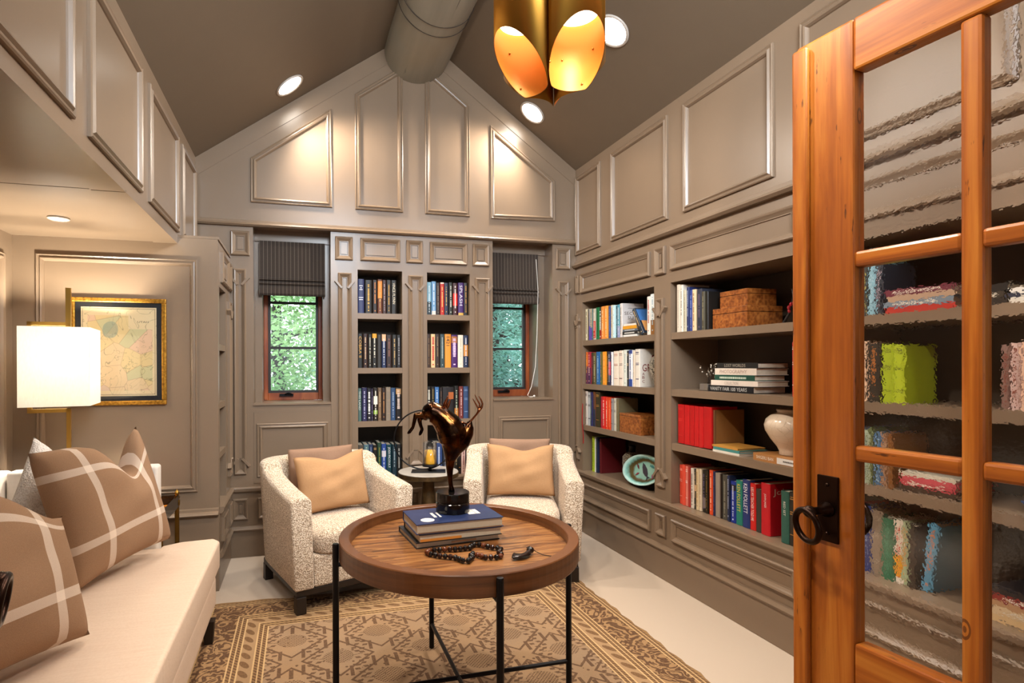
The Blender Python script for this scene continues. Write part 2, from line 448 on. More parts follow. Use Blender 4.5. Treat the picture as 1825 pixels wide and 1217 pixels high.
# window surrounds below and beside
def square_panel(x0,x1,z0,z1,fn,par): 
    molding(rect(x0,x1,z0,z1),fn,PAINT,par,PROFB); 
    MB().prism(inset(rect(x0,x1,z0,z1),.042),fn,0,.006).build('panel_field',PAINT,par)
def tall_panel(x0,x1,z0,z1,fn,par):
    """pilaster panel : frame with a stepped head and foot and two mitred returns at each end"""
    wd=x1-x0; molding(rect(x0+.008,x1-.008,z0,z1),fn,PAINT,par,PROFB,'pilaster_molding')
    for zc_,s in ((z1,-1),(z0,1)):
        for sx,xe in ((1,x0-.012),(-1,x1+.012)):
            a=(xe,zc_+s*.055); b=(xe+sx*.046,zc_+s*.108)
            dx,dz=b[0]-a[0],b[1]-a[1]; L=math.hypot(dx,dz); nx,nz=-dz/L*.007,dx/L*.007
            MB().prism([(a[0]+nx,a[1]+nz),(b[0]+nx,b[1]+nz),(b[0]-nx,b[1]-nz),(a[0]-nx,a[1]-nz)],fn,.001,.024).build('mitred_return',PAINT,par)
    xm=(x0+x1)/2; MB().prism(rect(xm-.022,xm+.022,z0+.11,z1-.11),fn,0,.005).build('pilaster_fillet',PAINT,par)
square_panel(-.457,-.336,2.049,2.214,back,wb); tall_panel(-.447,-.352,.565,1.957,back,wb)
square_panel(1.935,2.055,2.052,2.216,back,wb); tall_panel(1.945,2.05,.565,1.957,back,wb)
for x0,x1 in ((-.293,.183),(1.454,1.887)):
    molding(rect(x0,x1,.541,.905),back,PAINT,wb)
for x0,x1 in ((-.314,.203),(1.413,1.908)):
    bx('window_stool',PAINT,wb,x0,x1,4.008,4.36,1.03,1.042)
    bx('apron_board',PAINT,wb,x0+.003,x1-.003,4.016,4.03,.50,.985)
    bx('shade_pelmet',PAINT,wb,x0,x1,4.165,4.2,2.185,2.262)
LEDGE=[(.440,0),(.440,.008),(.452,.022),(.470,.026),(.479,.022),(.479,0)]
BRAIL=[(.178,0),(.178,.010),(.190,.020),(.200,.014),(.210,.008),(.212,0)]
for x0,x1 in ((XL,.203),(1.413,2.11)):
    strip('dado_ledge',back,x0,x1,LEDGE,PAINT,wb); strip('base_rail',back,x0,x1,BRAIL,PAINT,wb)
for x0,x1 in ((-.449,-.352),(-.288,-.06),(-.03,.17),(1.45,1.66),(1.69,1.88),(1.94,2.05)):
    square_panel(x0,x1,.258,.401,back,wb)
# ---- centre bookcase between the windows (built in)
cb=thing('built_in_bookcase','tall taupe built-in bookcase with two narrow bays between the windows','bookcase',(.808,YB,0))
def L(fn,ox,oy): return lambda u,v,h: tuple(Vector(fn(u,v,h))-Vector((ox,oy,0)))
cbk=L(back,.808,YB)
def cbox(name,x0,x1,y0,y1,z0,z1,mat=PAINT): return bx(name,mat,cb,x0-.808,x1-.808,y0-YB,y1-YB,z0,z1)
for x0,x1 in ((.204,.392),(.714,.900),(1.230,1.412)): cbox('pilaster',x0,x1,YB,4.345,.478,1.986)
cbox('frieze_board',.204,1.412,YB,4.345,1.986,2.2615); cbox('base_board',.204,1.412,YB,4.345,.002,.478)
SHADEP=paint_mat('bookcase_back_shade','4d4136',.6,.3)  # darker copy of the taupe paint: shade inside the bays put into the colour
cbox('back_panel',.204,1.412,4.345,4.359,.002,2.2615,SHADEP)
for x0,x1 in ((.392,.714),(.900,1.230)):
    for z in (1.676,1.283,.898): cbox('shelf',x0,x1,YB+.004,4.345,z-.040,z)
for x0,x1 in ((.235,.358),(.745,.867),(1.252,1.381)):
    square_panel(x0,x1,2.049,2.213,cbk,cb); 
for x0,x1 in ((.246,.356),(.752,.874),(1.262,1.392)): tall_panel(x0,x1,.570,1.957,cbk,cb)
for x0,x1 in ((.412,.699),(.922,1.207)):
    molding(rect(x0,x1,2.05,2.211),cbk,PAINT,cb,PROFB,'frieze_molding'); MB().prism(inset(rect(x0,x1,2.05,2.211),.042),cbk,0,.006).build('panel_field',PAINT,cb)
    molding(rect(x0-.02,x1+.02,.25,.402),cbk,PAINT,cb,PROFB,'base_molding')
for x0,x1 in ((.245,.345),(.757,.857),(1.27,1.37)): square_panel(x0,x1,.258,.401,cbk,cb)
strip('dado_ledge',cbk,.204,1.412,LEDGE,PAINT,cb); strip('base_rail',cbk,.204,1.412,BRAIL,PAINT,cb)
# ---- right wall (X = 2.11) and its bookcase
wr=sempty('wall_right'); m=MB()
m.box(XR,2.9,.1,4.02,2.0635,2.95).box(2.46,2.9,.1,4.02,0,2.0635).box(XR,2.46,.1,.706,0,2.0635)
m.build('wall_panel',PAINT,wr)
for y0,y1 in ((3.631,4.008),(2.864,3.488),(2.097,2.722),(1.19,1.953),(.40,1.05)): molding(rect(y0,y1,2.163,2.780),right,PAINT,wr)
strip('cornice_molding',right,.22,YB,[(2.064+z*1.25,h*1.15) for z,h in CORN],PAINT,wr)
rb=thing('built_in_bookcase','long taupe built-in bookcase with wide deep bays along the right wall','bookcase',(XR,2.36,0))
rbk=L(right,XR,2.36)
def rbox(name,x0,x1,y0,y1,z0,z1,mat=PAINT): return bx(name,mat,rb,x0-XR,x1-XR,y0-2.36,y1-2.36,z0,z1)
BAYS=((3.005,3.916),(1.94,2.846),(.87,1.78))
for y0,y1 in ((3.916,4.019),(2.846,3.005),(1.78,1.94),(.708,.87)): rbox('pilaster',XR,2.44,y0,y1,.478,1.783)
rbox('frieze_board',XR,2.44,.708,4.019,1.783,2.063); rbox('base_board',XR,2.44,.708,4.019,.002,.478)
rbox('back_panel',2.44,2.459,.708,4.019,.002,2.063,SHADEP)
for y0,y1 in BAYS:
    for z in (1.488,1.154,.836): rbox('shelf',XR+.004,2.44,y0,y1,z-.040,z)
for y0,y1 in ((3.037,3.931),(1.97,2.836),(.90,1.75)):
    molding(rect(y0,y1,1.853,2.005),rbk,PAINT,rb,PROFB,'frieze_molding'); molding(rect(y0+.005,y1-.005,.262,.392),rbk,PAINT,rb,PROFB,'base_molding')
for y0,y1 in ((2.885,2.986),(1.81,1.915),(.74,.84)):
    square_panel(y0,y1,1.845,2.01,rbk,rb); square_panel(y0+.004,y1-.004,.268,.394,rbk,rb); tall_panel(y0+.006,y1-.006,.56,1.70,rbk,rb)
square_panel(3.952,4.0,1.86,2.0,rbk,rb); tall_panel(3.952,4.0,.56,1.70,rbk,rb)
strip('dado_ledge',rbk,.708,4.0,LEDGE,PAINT,rb); strip('base_rail',rbk,.708,4.0,BRAIL,PAINT,rb)
# ---- left side : soffit over the alcove, low bookcase, alcove walls
wl=sempty('wall_left'); m=MB()
m.box(-.80,XS,.1,YB,2.004,zc(XS)+.05)
m.build('soffit_panel',PAINT,wl)
for y0,y1 in ((1.25,1.942),(2.072,2.695),(2.826,3.446),(3.551,3.99)): molding(rect(y0,y1,2.055,2.60),soff,PAINT,wl)
bx('alcove_ceiling_board',ALC,wl,-1.6,-.80,2.492,YA,2.0,2.06); bx('alcove_ceiling_board',ALC,wl,-1.6,-.80,.1,2.484,2.0,2.06)
bx('alcove_ceiling_board',ALC,wl,-.80,XS,.1,2.484,1.996,2.004); bx('alcove_ceiling_board',ALC,wl,-.80,XS,2.492,YA,1.996,2.004)
bx('alcove_wall_panel',ALC,wl,-1.7,-1.48,.1,YA,0,2.06)
molding(rect(.55,3.36,.58,1.885),alcl,ALC,wl); strip('chair_rail',alcl,.22,YA,[(.44+z,h) for z,h in CORN],ALC,wl)
wa=sempty('wall_alcove')
bx('alcove_wall_panel',ALC,wa,-1.7,-.80,YA,4.02,0,2.03)
bx('alcove_wall_panel',ALC,wa,-.80,XL-.001,YA,YA+.03,0,2.03)
molding(rect(-1.369,-.573,.583,1.907),alco,ALC,wa); strip('chair_rail',alco,-1.48,XL,[(.44+z,h) for z,h in CORN],ALC,wa)
lb=thing('built_in_bookcase','low narrow taupe bookcase in the corner beside the framed map wall','bookcase',(XL,3.75,0))
lbk=L(lowc,XL,3.75)
def lbox(name,x0,x1,y0,y1,z0,z1,mat=PAINT): return bx(name,mat,lb,x0-XL,x1-XL,y0-3.75,y1-3.75,z0,z1)
lbox('stile',-.78,XL,3.487,3.500,.478,1.765); lbox('stile',-.78,XL,3.785,4.017,.478,1.765); lbox('frieze_board',-.78,XL,3.487,4.017,1.765,2.022)
lbox('base_board',-.78,XL,3.487,4.017,.002,.478); lbox('back_panel',-.799,-.78,3.487,4.017,.002,2.022,SHADEP)
lbox('top_board',-.799,XL+.004,3.453,4.017,2.0305,2.045)
for z in (1.429,1.083,.79): lbox('shelf',-.78,XL-.004,3.500,3.785,z-.036,z)
square_panel(3.56,3.848,1.80,1.98,lbk,lb); tall_panel(3.865,3.985,.58,1.72,lbk,lb); square_panel(3.86,3.99,1.80,1.98,lbk,lb)
square_panel(3.55,3.76,.258,.401,lbk,lb); square_panel(3.86,3.98,.258,.401,lbk,lb)
strip('dado_ledge',lbk,3.487,YB-.026,LEDGE,PAINT,lb); strip('base_rail',lbk,3.487,YB-.02,BRAIL,PAINT,lb)
# ---- rear wall with the doorway, and the hall behind the camera
we=sempty('wall_rear'); m=MB()
m.box(-1.7,-.62,.1,.2,0,2.0).box(1.345,2.9,.1,.2,0,2.15).box(-.62,1.345,.1,.2,2.15,2.2)
m.prism([(-.80,2.0),(-.62,2.0),(-.62,2.19),(1.345,2.19),(1.345,2.14),(2.45,2.14),(2.45,2.45),(-.80,2.45)],rk,.1,.2)
m.prism([(-.80,2.45),(.16,2.45),(.16,zc(.16)+.05),(-.80,zc(-.8)+.05)],rk,.1,.2)
m.prism([(1.48,2.45),(2.45,2.45),(2.45,zc(2.45)+.05),(1.48,zc(1.48)+.05)],rk,.1,.2)
m.prism([(.16,3.25),(1.48,3.25),(1.48,zc(1.48)+.05),(RX,RZ+.05),(.16,zc(.16)+.05)],rk,.1,.2)
m.build('wall_panel',PAINT,we)
HALLP=paint_mat('hall_plaster','c9bda8',.7,.3)
wh=sempty('wall_hall')
for b in ((-2.3,-2.2,-3.2,.1,0,2.8),(2.9,3.0,-3.2,.1,0,2.8),(-2.3,3.0,-3.3,-3.2,0,2.8),(-2.3,-1.7,.1,.2,0,2.8),(-1.7,2.9,.05,.1,2.2,2.42),(-2.3,3.0,-3.3,.1,2.36,2.44)):
    bx('hall_wall_panel',HALLP,wh,*b)
# ---- windows
def window(idx,x0,x1,y=4.36):
    wn=sempty('window_%d'%idx); z0,z1=1.042,2.11
    fw=.028
    for b in ((x0,x0+fw,z0,z1),(x1-fw,x1,z0,z1),(x0+fw,x1-fw,z0,z0+.055),(x0+fw,x1-fw,z1-.03,z1)):
        bx('wooden_frame',WINW,wn,b[0],b[1],y,y+.07,b[2],b[3],bevel=.003)
    a0,a1,c0,c1=x0+fw,x1-fw,z0+.055,z1-.03
    for b in ((a0,a0+.018,c0,c1),(a1-.018,a1,c0,c1),(a0+.018,a1-.018,c0,c0+.018),(a0+.018,a1-.018,c1-.018,c1)):
        bx('sash_rail',plain('2b211c',.5),wn,b[0],b[1],y+.02,y+.055,b[2],b[3])
    for z in (1.435,1.775): bx('muntin',plain('1e1814',.5),wn,a0+.018,a1-.018,y+.026,y+.046,z-.009,z+.009)
    bx('glass_pane',WGLASS,wn,a0+.01,a1-.01,y+.034,y+.038,c0+.01,c1-.01)
    k=MB().box(x0+.11,x0+.21,y-.022,y-.001,z0+.030,z0+.05); k.tube([(x0+.15,y-.03,z0+.045),(x0+.175,y-.045,z0+.055),(x0+.2,y-.03,z0+.043)],.008,8)
    k.build('crank_handle',BLACKM,wn,bevel=.002)
    return wn
window(1,-.266,.155); window(2,1.461,1.855)
w3=sempty('window_3')
for b in ((.16,.20,2.45,3.25),(1.44,1.48,2.45,3.25),(.20,1.44,2.45,2.49),(.20,1.44,3.21,3.25),(.80,.84,2.49,3.21)): bx('wooden_frame',WINW,w3,b[0],b[1],.12,.18,b[2],b[3])
bx('glass_pane',WGLASS,w3,.20,1.44,.148,.152,2.49,3.21)
# ---- roman shades
def roman(x0,x1,zb,zt,label):
    t=thing('roman_shade',label,'window shade',((x0+x1)/2,4.14,zb)); w2=(x1-x0)/2; H=zt-zb
    f=MB(); R=[]
    prof=[(H,0),(.13,-.004),(.118,-.012),(.108,-.004),(.10,-.006),(.085,-.018),(.072,-.010),(.066,-.008),(.045,-.026),(.012,-.024),(0,-.014)]
    for x in (-w2,w2):
        R.append([(x,d,z) for z,d in prof]+[(x,.018,z) for z in (0,H)])
    f.rings(R).build('fabric_panel',ROMAN,t)
    for z in (.118,.09): bx('fold_batten',ROMAN,t,-w2+.001,w2-.001,-.026,-.012,z-.012,z-.004)
    return t
roman(-.283,.170,1.80,2.184,'pinstriped brown roman shade half lowered over the left window')
rs=roman(1.452,1.838,1.785,2.184,'pinstriped brown roman shade half lowered over the right window, its cord hanging')
MB().tube([(.175,-.005,.36),(.18,-.03,.1),(.17,-.03,-.25),(.155,-.03,-.5),(.12,-.03,-.66),(.09,-.025,-.725),(.11,-.02,-.738),(.14,-.03,-.736)],.0028,6).build('pull_cord',plain('e8e2d8',.6),rs)
MB().sphere((.138,-.045,-.731),.009).build('cord_knob',plain('e8e2d8',.4),rs,smooth=True)
# ---- double glazed pine doors
def door(idx,free,hinge_dir,face,width=.93,ht=2.085):
    """free edge point, direction towards the hinge, 'face' = +1/-1 side carrying the astragal & camera-side handle"""
    d=sempty('door_%d'%idx); s=Vector(hinge_dir).normalized(); nrm=Vector((-s.y,s.x,0))*face
    d.matrix_world=Matrix(((s.x,nrm.x,0,free[0]),(s.y,nrm.y,0,free[1]),(0,0,1,0),(0,0,0,1)))
    # local: x along the leaf from the free edge, y out of the visible face, z up
    T=.045; st=.135
    bx('stile',DOORV,d,0,st,-T,0,.01,ht,bevel=.006); bx('stile',DOORV,d,width-st,width,-T,0,.01,ht,bevel=.006)
    bx('top_rail',DOORH,d,st,width-st,-T,0,1.965,ht,bevel=.006); bx('bottom_rail',DOORH,d,st,width-st,-T,0,.01,.665,bevel=.006)
    gx=[st,st+.186,st+.186+.036,0,0,0]; pw=(width-2*st-2*.036)/3
    cols=[(st+k*(pw+.036),st+k*(pw+.036)+pw) for k in range(3)]
    rows=[(.665,1.078),(1.114,1.520),(1.556,1.965)]
    for k in (0,1):
        xa=cols[k][1]; bx('upright_muntin',DOORV,d,xa,xa+.036,-T+.004,-.004,.665,1.965,bevel=.007)
    for z in (1.078,1.520):
        for c in cols: bx('cross_muntin',DOORH,d,c[0]-.003,c[1]+.003,-T+.005,-.005,z,z+.036,bevel=.007)
    for c in cols:
        for r in rows:
            bx('glass_pane',DGLASS,d,c[0]-.002,c[1]+.002,-.026,-.021,r[0]-.002,r[1]+.002)
    bx('astragal',DOORV,d,0.0,.037,0.0,.018,.01,2.07,bevel=.006)
    for sd in (1,-1):
        y0=0 if sd>0 else -T
        a,b=sorted((y0,y0+sd*.006))
        pl=bx('handle_plate',BRONZEH,d,.054,.104,a,b,.880,1.036,bevel=.002)
        for z in (.90,1.015): MB().lathe([(.0045,0),(.004,.0025),(.002,.004)],n=10).build('screw',BRONZEH,pl).matrix_local=Matrix.Translation((.079,y0+sd*.006,z))@Matrix.Rotation(-sd*PI/2,4,'X')
        k=MB(); pr=[(.017,0),(.018,.004),(.012,.008),(.014,.013),(.009,.018),(.009,.050),(.013,.055),(.015,.062),(.010,.070),(.002,.072)]
        hb=k.lathe(pr,n=20).build('handle_boss',BRONZEH,d,smooth=True); hb.matrix_local=Matrix.Translation((.079,y0+sd*.006,.957))@Matrix.Rotation(-sd*PI/2,4,'X')
        rg=[(.072+.037*math.sin(t)*.96,y0+sd*.066+.037*.28*math.sin(t)+.006*math.cos(t)*sd,.957-.034+.037*math.cos(t)) for t in [2*PI*i/40 for i in range(40)]]
        MB().tube(rg,.0072,10,True).build('ring_handle',BRONZEH,d,smooth=True)
    return d
door(1,(1.196,1.122),(.1216,-.9926,0),-1)
door(2,(-.532,1.13),(-.03,-.9995,0),1,.92)
# ---- recessed downlights
LENS=emit('downlight_lens',(1,.93,.82),22)
def downlight(x,y,label,power=38,flat=False,z=None,r=.085):
    s=0 if flat else (1 if x<RX else -1)
    zz=z if z is not None else zc(x)
    t=thing('recessed_downlight',label,'ceiling light',(x,y,zz)); ang=-s*math.atan(SL)
    t.rotation_euler=(0,ang,0)
    MB().lathe([(r,-.001),(r+.016,-.001),(r+.016,-.006),(r+.008,-.010),(r,-.006)],n=36,cap=False).build('trim_ring',plain('b8aca0',.4),t,smooth=True)
    MB().lathe([(r+.001,-.002),(r*.9,-.006),(.002,-.007)],n=32).build('lens',LENS,t,smooth=True)
    l=bpy.data.lights.new('downlight','SPOT'); l.energy=power; l.color=WARM; l.spot_size=math.radians(128); l.spot_blend=.85; l.shadow_soft_size=.055
    o=bpy.data.objects.new('downlight_lamp',l); COL.objects.link(o); nv=Vector((-math.sin(ang),0,-math.cos(ang))); o.location=Vector((x,y,zz))+nv*.05; o.rotation_euler=(0,ang,0)
    return t
PW=74
downlight(-.066,3.772,'round recessed downlight in the left ceiling slope near the gable',PW)
downlight(1.657,3.822,'round recessed downlight in the right ceiling slope near the gable, below the pendant',PW)
downlight(1.675,2.757,'round recessed downlight in the right ceiling slope just right of the pendant',PW)
downlight(-.03,2.757,'round recessed downlight in the left ceiling slope, second from the gable',PW)
for y in (1.69,.75):
    downlight(1.675,y,'round recessed downlight in the right ceiling slope, %s the door'%('above' if y>1 else 'behind the top of'),PW)
    downlight(-.03,y,'round recessed downlight in the left ceiling slope, %s of the row'%('third from the gable' if y>1 else 'nearest the doorway, last'),PW)
downlight(-1.101,3.01,'small recessed downlight in the low alcove ceiling over the sofa',8,True,2.0,.03)
# ================================================================== furniture
def smooth_obj(o):
    o.data.polygons.foreach_set('use_smooth',[True]*len(o.data.polygons)); return o
def rug():
    m=MB(); nx,ny=60,80; hx,hy=1.05,1.52; z=.008
    vs=[]; 
    for j in range(ny+1):
        for i in range(nx+1):
            x=-hx+2*hx*i/nx; y=-hy+2*hy*j/ny
            ex=.006*math.sin(j*1.9)+.004*math.sin(j*.7) if i in (0,nx) else 0
            ey=.006*math.sin(i*.9)+.012*math.sin(i*.31) if j in (0,ny) else 0
            vs.append((x+ex,y+ey,z))
    fs=[(j*(nx+1)+i,j*(nx+1)+i+1,(j+1)*(nx+1)+i+1,(j+1)*(nx+1)+i) for j in range(ny) for i in range(nx)]
    m.add(vs,fs); b=list(range(nx+1))+[(j+1)*(nx+1)-1 for j in range(1,ny+1)]+[ny*(nx+1)+i for i in range(nx-1,-1,-1)]+[j*(nx+1) for j in range(ny-1,0,-1)]
    lo=[(vs[k][0],vs[k][1],.001) for k in b]; o=len(m.v); m.v+=lo; n=len(b)
    m.f+=[(b[i],b[(i+1)%n],o+(i+1)%n,o+i) for i in range(n)]
    r=m.build('area_rug',RUG); r.location=(.555,1.72,0)
    tag(r,'tan and brown patterned rug lying under the round wooden coffee table','rug'); return r
rug()
# ---- round tray coffee table
TX,TY,TR=.573,2.03,.443
ct=thing('coffee_table','round walnut tray-top coffee table with slim black metal legs','table',(TX,TY,0))
MB().lathe([(.41,.622),(.41,.6315),(.002,.6315),(.002,.622)],n=96).build('table_top',TABLEW,ct)
def rimmat():
    a=M('walnut_rim'); X,Y,Z=a.xyz(); n=a.noise(1,5,vec=a.map((3,3,60)),dist=.4)
    a.set(a.ramp(n,[(.2,'3f220f'),(.5,'633a1b'),(.85,'7a4c28')]),.36); a.b.inputs['Coat Weight'].default_value=.15; return a.m
MB().rings([[(r*math.cos(2*PI*i/96),r*math.sin(2*PI*i/96),z) for i in range(96)] for r,z in ((.402,.600),(.443,.600),(.4445,.603),(.4445,.668),(.442,.671),(.408,.671),(.405,.668),(.404,.632),(.404,.602),(.402,.600))],cap=False).build('tray_rim',rimmat(),ct,smooth=False)
for k in range(4):
    a=k*PI/2; x,y=math.cos(a)*.4565,math.sin(a)*.4565
    l=MB().lathe([(.011,.0095),(.0115,.012),(.0115,.660),(.010,.664),(.002,.6645)],c=(x,y),n=16).build('leg',BLACKM,ct,smooth=False)
    MB().tube([(x*.99,y*.99,.588),(x*.8,y*.8,.588)],.008,8).build('tray_support',BLACKM,l)
for a in (0,PI/2):
    c,s=math.cos(a),math.sin(a); MB().tube([(-c*.447,-s*.447,.118),(c*.447,s*.447,.118)],.0085,10).build('cross_bar',BLACKM,ct)
# ---- armchairs
def armchair(loc,rz,label):
    t=thing('armchair',label,'armchair',loc,rz,'tweed armchairs'); f=MB()
    # U-shaped shell : (x, y, top height, half thickness, flare)
    P=[]
    def add(x,y,h,th,nx,ny): P.append((x,y,h,th,nx,ny))
    for y,h in ((-.345,.612),(-.30,.618),(-.15,.632),(0,.652),(.10,.672),(.15,.690),(.17,.728)): add(-.285,y,h,.052,-1,0)
    for k in range(1,7):
        a=PI-k*PI/2/6*1.0; add(-.285+.09+.09*math.cos(a),.20+.09*math.sin(a),.738,.054,math.cos(a),math.sin(a))
    for x in (-.10,0,.10): add(x,.29,.742,.055,0,1)
    n=len(P); P+= [(-x,y,h,th,-nx,ny) for x,y,h,th,nx,ny in P[:n-3][::-1]]
    R=[]
    for x,y,h,th,nx,ny in P:
        fl=.030*((h-.13)/.6)
        o0,o1=(x+nx*th,y+ny*th),(x+nx*(th+fl),y+ny*(th+fl)); i0,i1=(x-nx*th,y-ny*th),(x-nx*(th-fl*.6),y-ny*(th-fl*.6))
        r=.022
        def lp(a,b,k): return (a[0]+(b[0]-a[0])*k,a[1]+(b[1]-a[1])*k)
        ring=[(o0[0],o0[1],.132)]
        for k in (.33,.66): q=lp(o0,o1,k); ring.append((q[0],q[1],.132+(h-.132)*k))
        ring.append((o1[0],o1[1],h-r)); q=lp(o1,i1,.12); ring.append((q[0],q[1],h-.005)); q=lp(o1,i1,.3); ring.append((q[0],q[1],h)); q=lp(o1,i1,.7); ring.append((q[0],q[1],h)); q=lp(o1,i1,.88); ring.append((q[0],q[1],h-.005)); ring.append((i1[0],i1[1],h-r))
        for k in (.66,.33): q=lp(i0,i1,k); ring.append((q[0],q[1],.132+(h-.132)*k))
        ring.append((i0[0],i0[1],.132)); R.append(ring)
    f.rings(R).build('upholstered_shell',TWEED,t,bevel=.012,seg=3,smooth=True)
    bx('seat_base',TWEED,t,-.232,.232,-.335,.235,.132,.300,bevel=.012,seg=2)
    s=MB(); R=[]
    for z,ins,fr in ((.302,.012,.006),(.312,.0,0),(.385,-.002,-.004),(.412,.004,.002),(.428,.03,.03),(.436,.09,.10),(.440,.16,.2)):
        R.append([(sx*(.226-ins)*a,yy) for sx,a,yy in ()] or [(math.copysign(abs(math.cos(q))**.28,math.cos(q))*(.226-ins),-.05+math.copysign(abs(math.sin(q))**.28,math.sin(q))*(.305-fr),z) for q in [2*PI*i/56 for i in range(56)]])
    s.rings(R).build('seat_cushion',TWEED,t,smooth=True)
    bx('plinth_frame',DARKW,t,-.325,.325,-.33,.30,.098,.131,bevel=.003)
    for sx in (-1,1):
        for y,w in ((-.315,.026),(.285,.024)): bx('leg',DARKW,t,sx*.302-w,sx*.302+w,y-w,y+w,.009 if y<0 else .001,.098,bevel=.003)
    return t
CA,CB_=math.radians(18.4),math.radians(-19.6)
armchair((.178,3.405,0),CA,'tweed armchair left of the round side table, under the left window')
armchair((1.395,3.43,0),CB_,'tweed armchair right of the round side table, near the wall bookcase')
def pillow(name,W,H,T,mat,mw,label,cat,chop=(0,0,.4),pinch=.07,n=26,group=None,seed=1,sag=0):
    rnd=random.Random(seed); ph=[rnd.uniform(0,6) for _ in range(4)]
    vs=[]; uvs=[]
    for side in (-1,1):
        for j in range(n+1):
            for i in range(n+1):
                u=-1+2*i/n; v=-1+2*j/n
                x=W/2*u*(1-pinch*(1-v*v)); z=H/2*v*(1-pinch*(1-u*u))
                th=T/2*max(0,(1-u*u)*(1-v*v))**.40
                c=chop[0]*math.exp(-((u-chop[1])/chop[2])**2)*max(0,(v+.35)/1.35)**1.6
                z-=c; th*=1-.35*c/max(.001,chop[0]) if chop[0] else 1
                th+=.006*math.sin(u*5+v*3+ph[0])*(1-u*u)*(1-v*v)*side+.004*math.sin(v*9-u*4+ph[1])*(1-u*u)*(1-v*v)
                if sag: z-=sag*(1-u*u)*max(0,-v)*.0
                vs.append((x,side*th,z)); uvs.append((i/n,j/n))
    N=(n+1)**2; fs=[]
    for s in (0,1):
        for j in range(n):
            for i in range(n):
                a=s*N+j*(n+1)+i; q=(a,a+1,a+n+2,a+n+1); fs.append(q if s==0 else q[::-1])
    me=bpy.data.meshes.new(name); me.from_pydata(vs,[],fs); ul=me.uv_layers.new()
    for p in me.polygons:
        for li in p.loop_indices: ul.data[li].uv=uvs[me.loops[li].vertex_index]
    bm=bmesh.new(); bm.from_mesh(me); bmesh.ops.remove_doubles(bm,verts=bm.verts,dist=1e-5); bmesh.ops.recalc_face_normals(bm,faces=bm.faces); bm.to_mesh(me); bm.free()
    me.materials.append(mat); me.polygons.foreach_set('use_smooth',[True]*len(me.polygons))
    o=bpy.data.objects.new(name,me); COL.objects.link(o); o.matrix_world=mw; tag(o,label,cat,group); return o
def place(loc,rz,lean=0,roll=0): return Matrix.Translation(loc)@Matrix.Rotation(rz,4,'Z')@Matrix.Rotation(-lean,4,'X')@Matrix.Rotation(roll,4,'Y')
def chairspot(base,rz,x,y,z): return Matrix.Translation(base)@Matrix.Rotation(rz,4,'Z')@Vector((x,y,z))
for base,rz,lab,seed,rl in (((.178,3.405,0),CA,'left',3,-.04),((1.395,3.43,0),CB_,'right',5,.0)):
    pillow('throw_pillow',.442,.335,.14,TANL,place(chairspot(base,rz,0.0,-.005,.612),rz,.24,rl),'rectangular tan linen pillow propped up in the %s armchair'%lab,'pillow',(.035,.1,.45),.05,group=None,seed=seed)
    pillow('back_cushion',.42,.34,.085,BROWNL,place(chairspot(base,rz,0,.182,.622),rz,.05),'darker brown cushion behind the tan pillow of the %s armchair'%lab,'cushion',(.0,0,.4),.03,seed=seed+10)
# ---- cream sofa in the alcove
sf=thing('sofa','cream upholstered sofa with loose bench seat standing in the panelled alcove','sofa',(-.90,2.08,0))
so=lambda p:[(x+.90,y-2.08) for x,y in p]
def slab(name,poly,z0,z1,mat,par,bev,seg=5):
    o=MB().prism(so(poly),lambda u,v,h:(u,v,h),z0,z1).build(name,mat,par,bevel=bev,seg=seg,smooth=True); return o
slab('seat_base',[(-1.36,1.24),(-.402,1.24),(-.402,2.94),(-1.36,2.94)],.115,.316,VELVET,sf,.05)
slab('seat_cushion',[(-1.25,1.335),(-.705,1.335),(-.705,1.245),(-.42,1.245),(-.385,1.29),(-.385,2.90),(-.415,2.945),(-.56,2.93),(-.640,2.885),(-.640,2.855),(-1.25,2.855)],.318,.455,VELVET,sf,.050)
slab('backrest',[(-1.40,1.24),(-1.26,1.24),(-1.26,2.95),(-1.40,2.95)],.30,.835,WHITEL,sf,.02)
slab('arm',[(-1.255,2.862),(-.650,2.862),(-.650,2.948),(-1.255,2.948)],.319,.835,WHITEL,sf,.015)
slab('arm',[(-1.255,1.242),(-.715,1.242),(-.715,1.328),(-1.255,1.328)],.319,.835,WHITEL,sf,.015)
for x in (-.42,-1.33):
    for y in (1.33,2.80): MB().rings([[(x+.90+a*w,y-2.08+b*w,z) for a,b in ((-1,-1),(1,-1),(1,1),(-1,1))] for z,w in ((.009 if x>-.5 else .001,.018),(.116,.026))]).build('leg',DARKW,sf)
pillow('plaid_pillow',.52,.54,.22,PLAID,place((-.765,2.555,.752),math.radians(62),.26,-.10),'brown plaid wool pillow with white lines, farther of the two on the sofa','pillow',(.17,.40,.34),.08,34,'plaid pillows on the sofa',11)
pillow('plaid_pillow',.58,.54,.26,PLAID,place((-.85,1.73,.738),math.radians(58),.30),'brown plaid wool pillow nearest the camera on the sofa, cut by the frame','pillow',(.17,.98,.55),.08,34,'plaid pillows on the sofa',23)
pillow('boucle_pillow',.37,.38,.12,WHITEB,place((-.962,2.615,.765),math.radians(66),.26,.6),'white boucle pillow behind the farther plaid pillow on the sofa','pillow',(.05,-.05,.4),.08,30,'white boucle pillows on the sofa',31)
pillow('boucle_pillow',.52,.50,.17,WHITEB,place((-1.10,2.05,.735),math.radians(72),.26,.0),'white boucle pillow peeking out between the two plaid pillows','pillow',(.06,0,.4),.08,30,'white boucle pillows on the sofa',37)
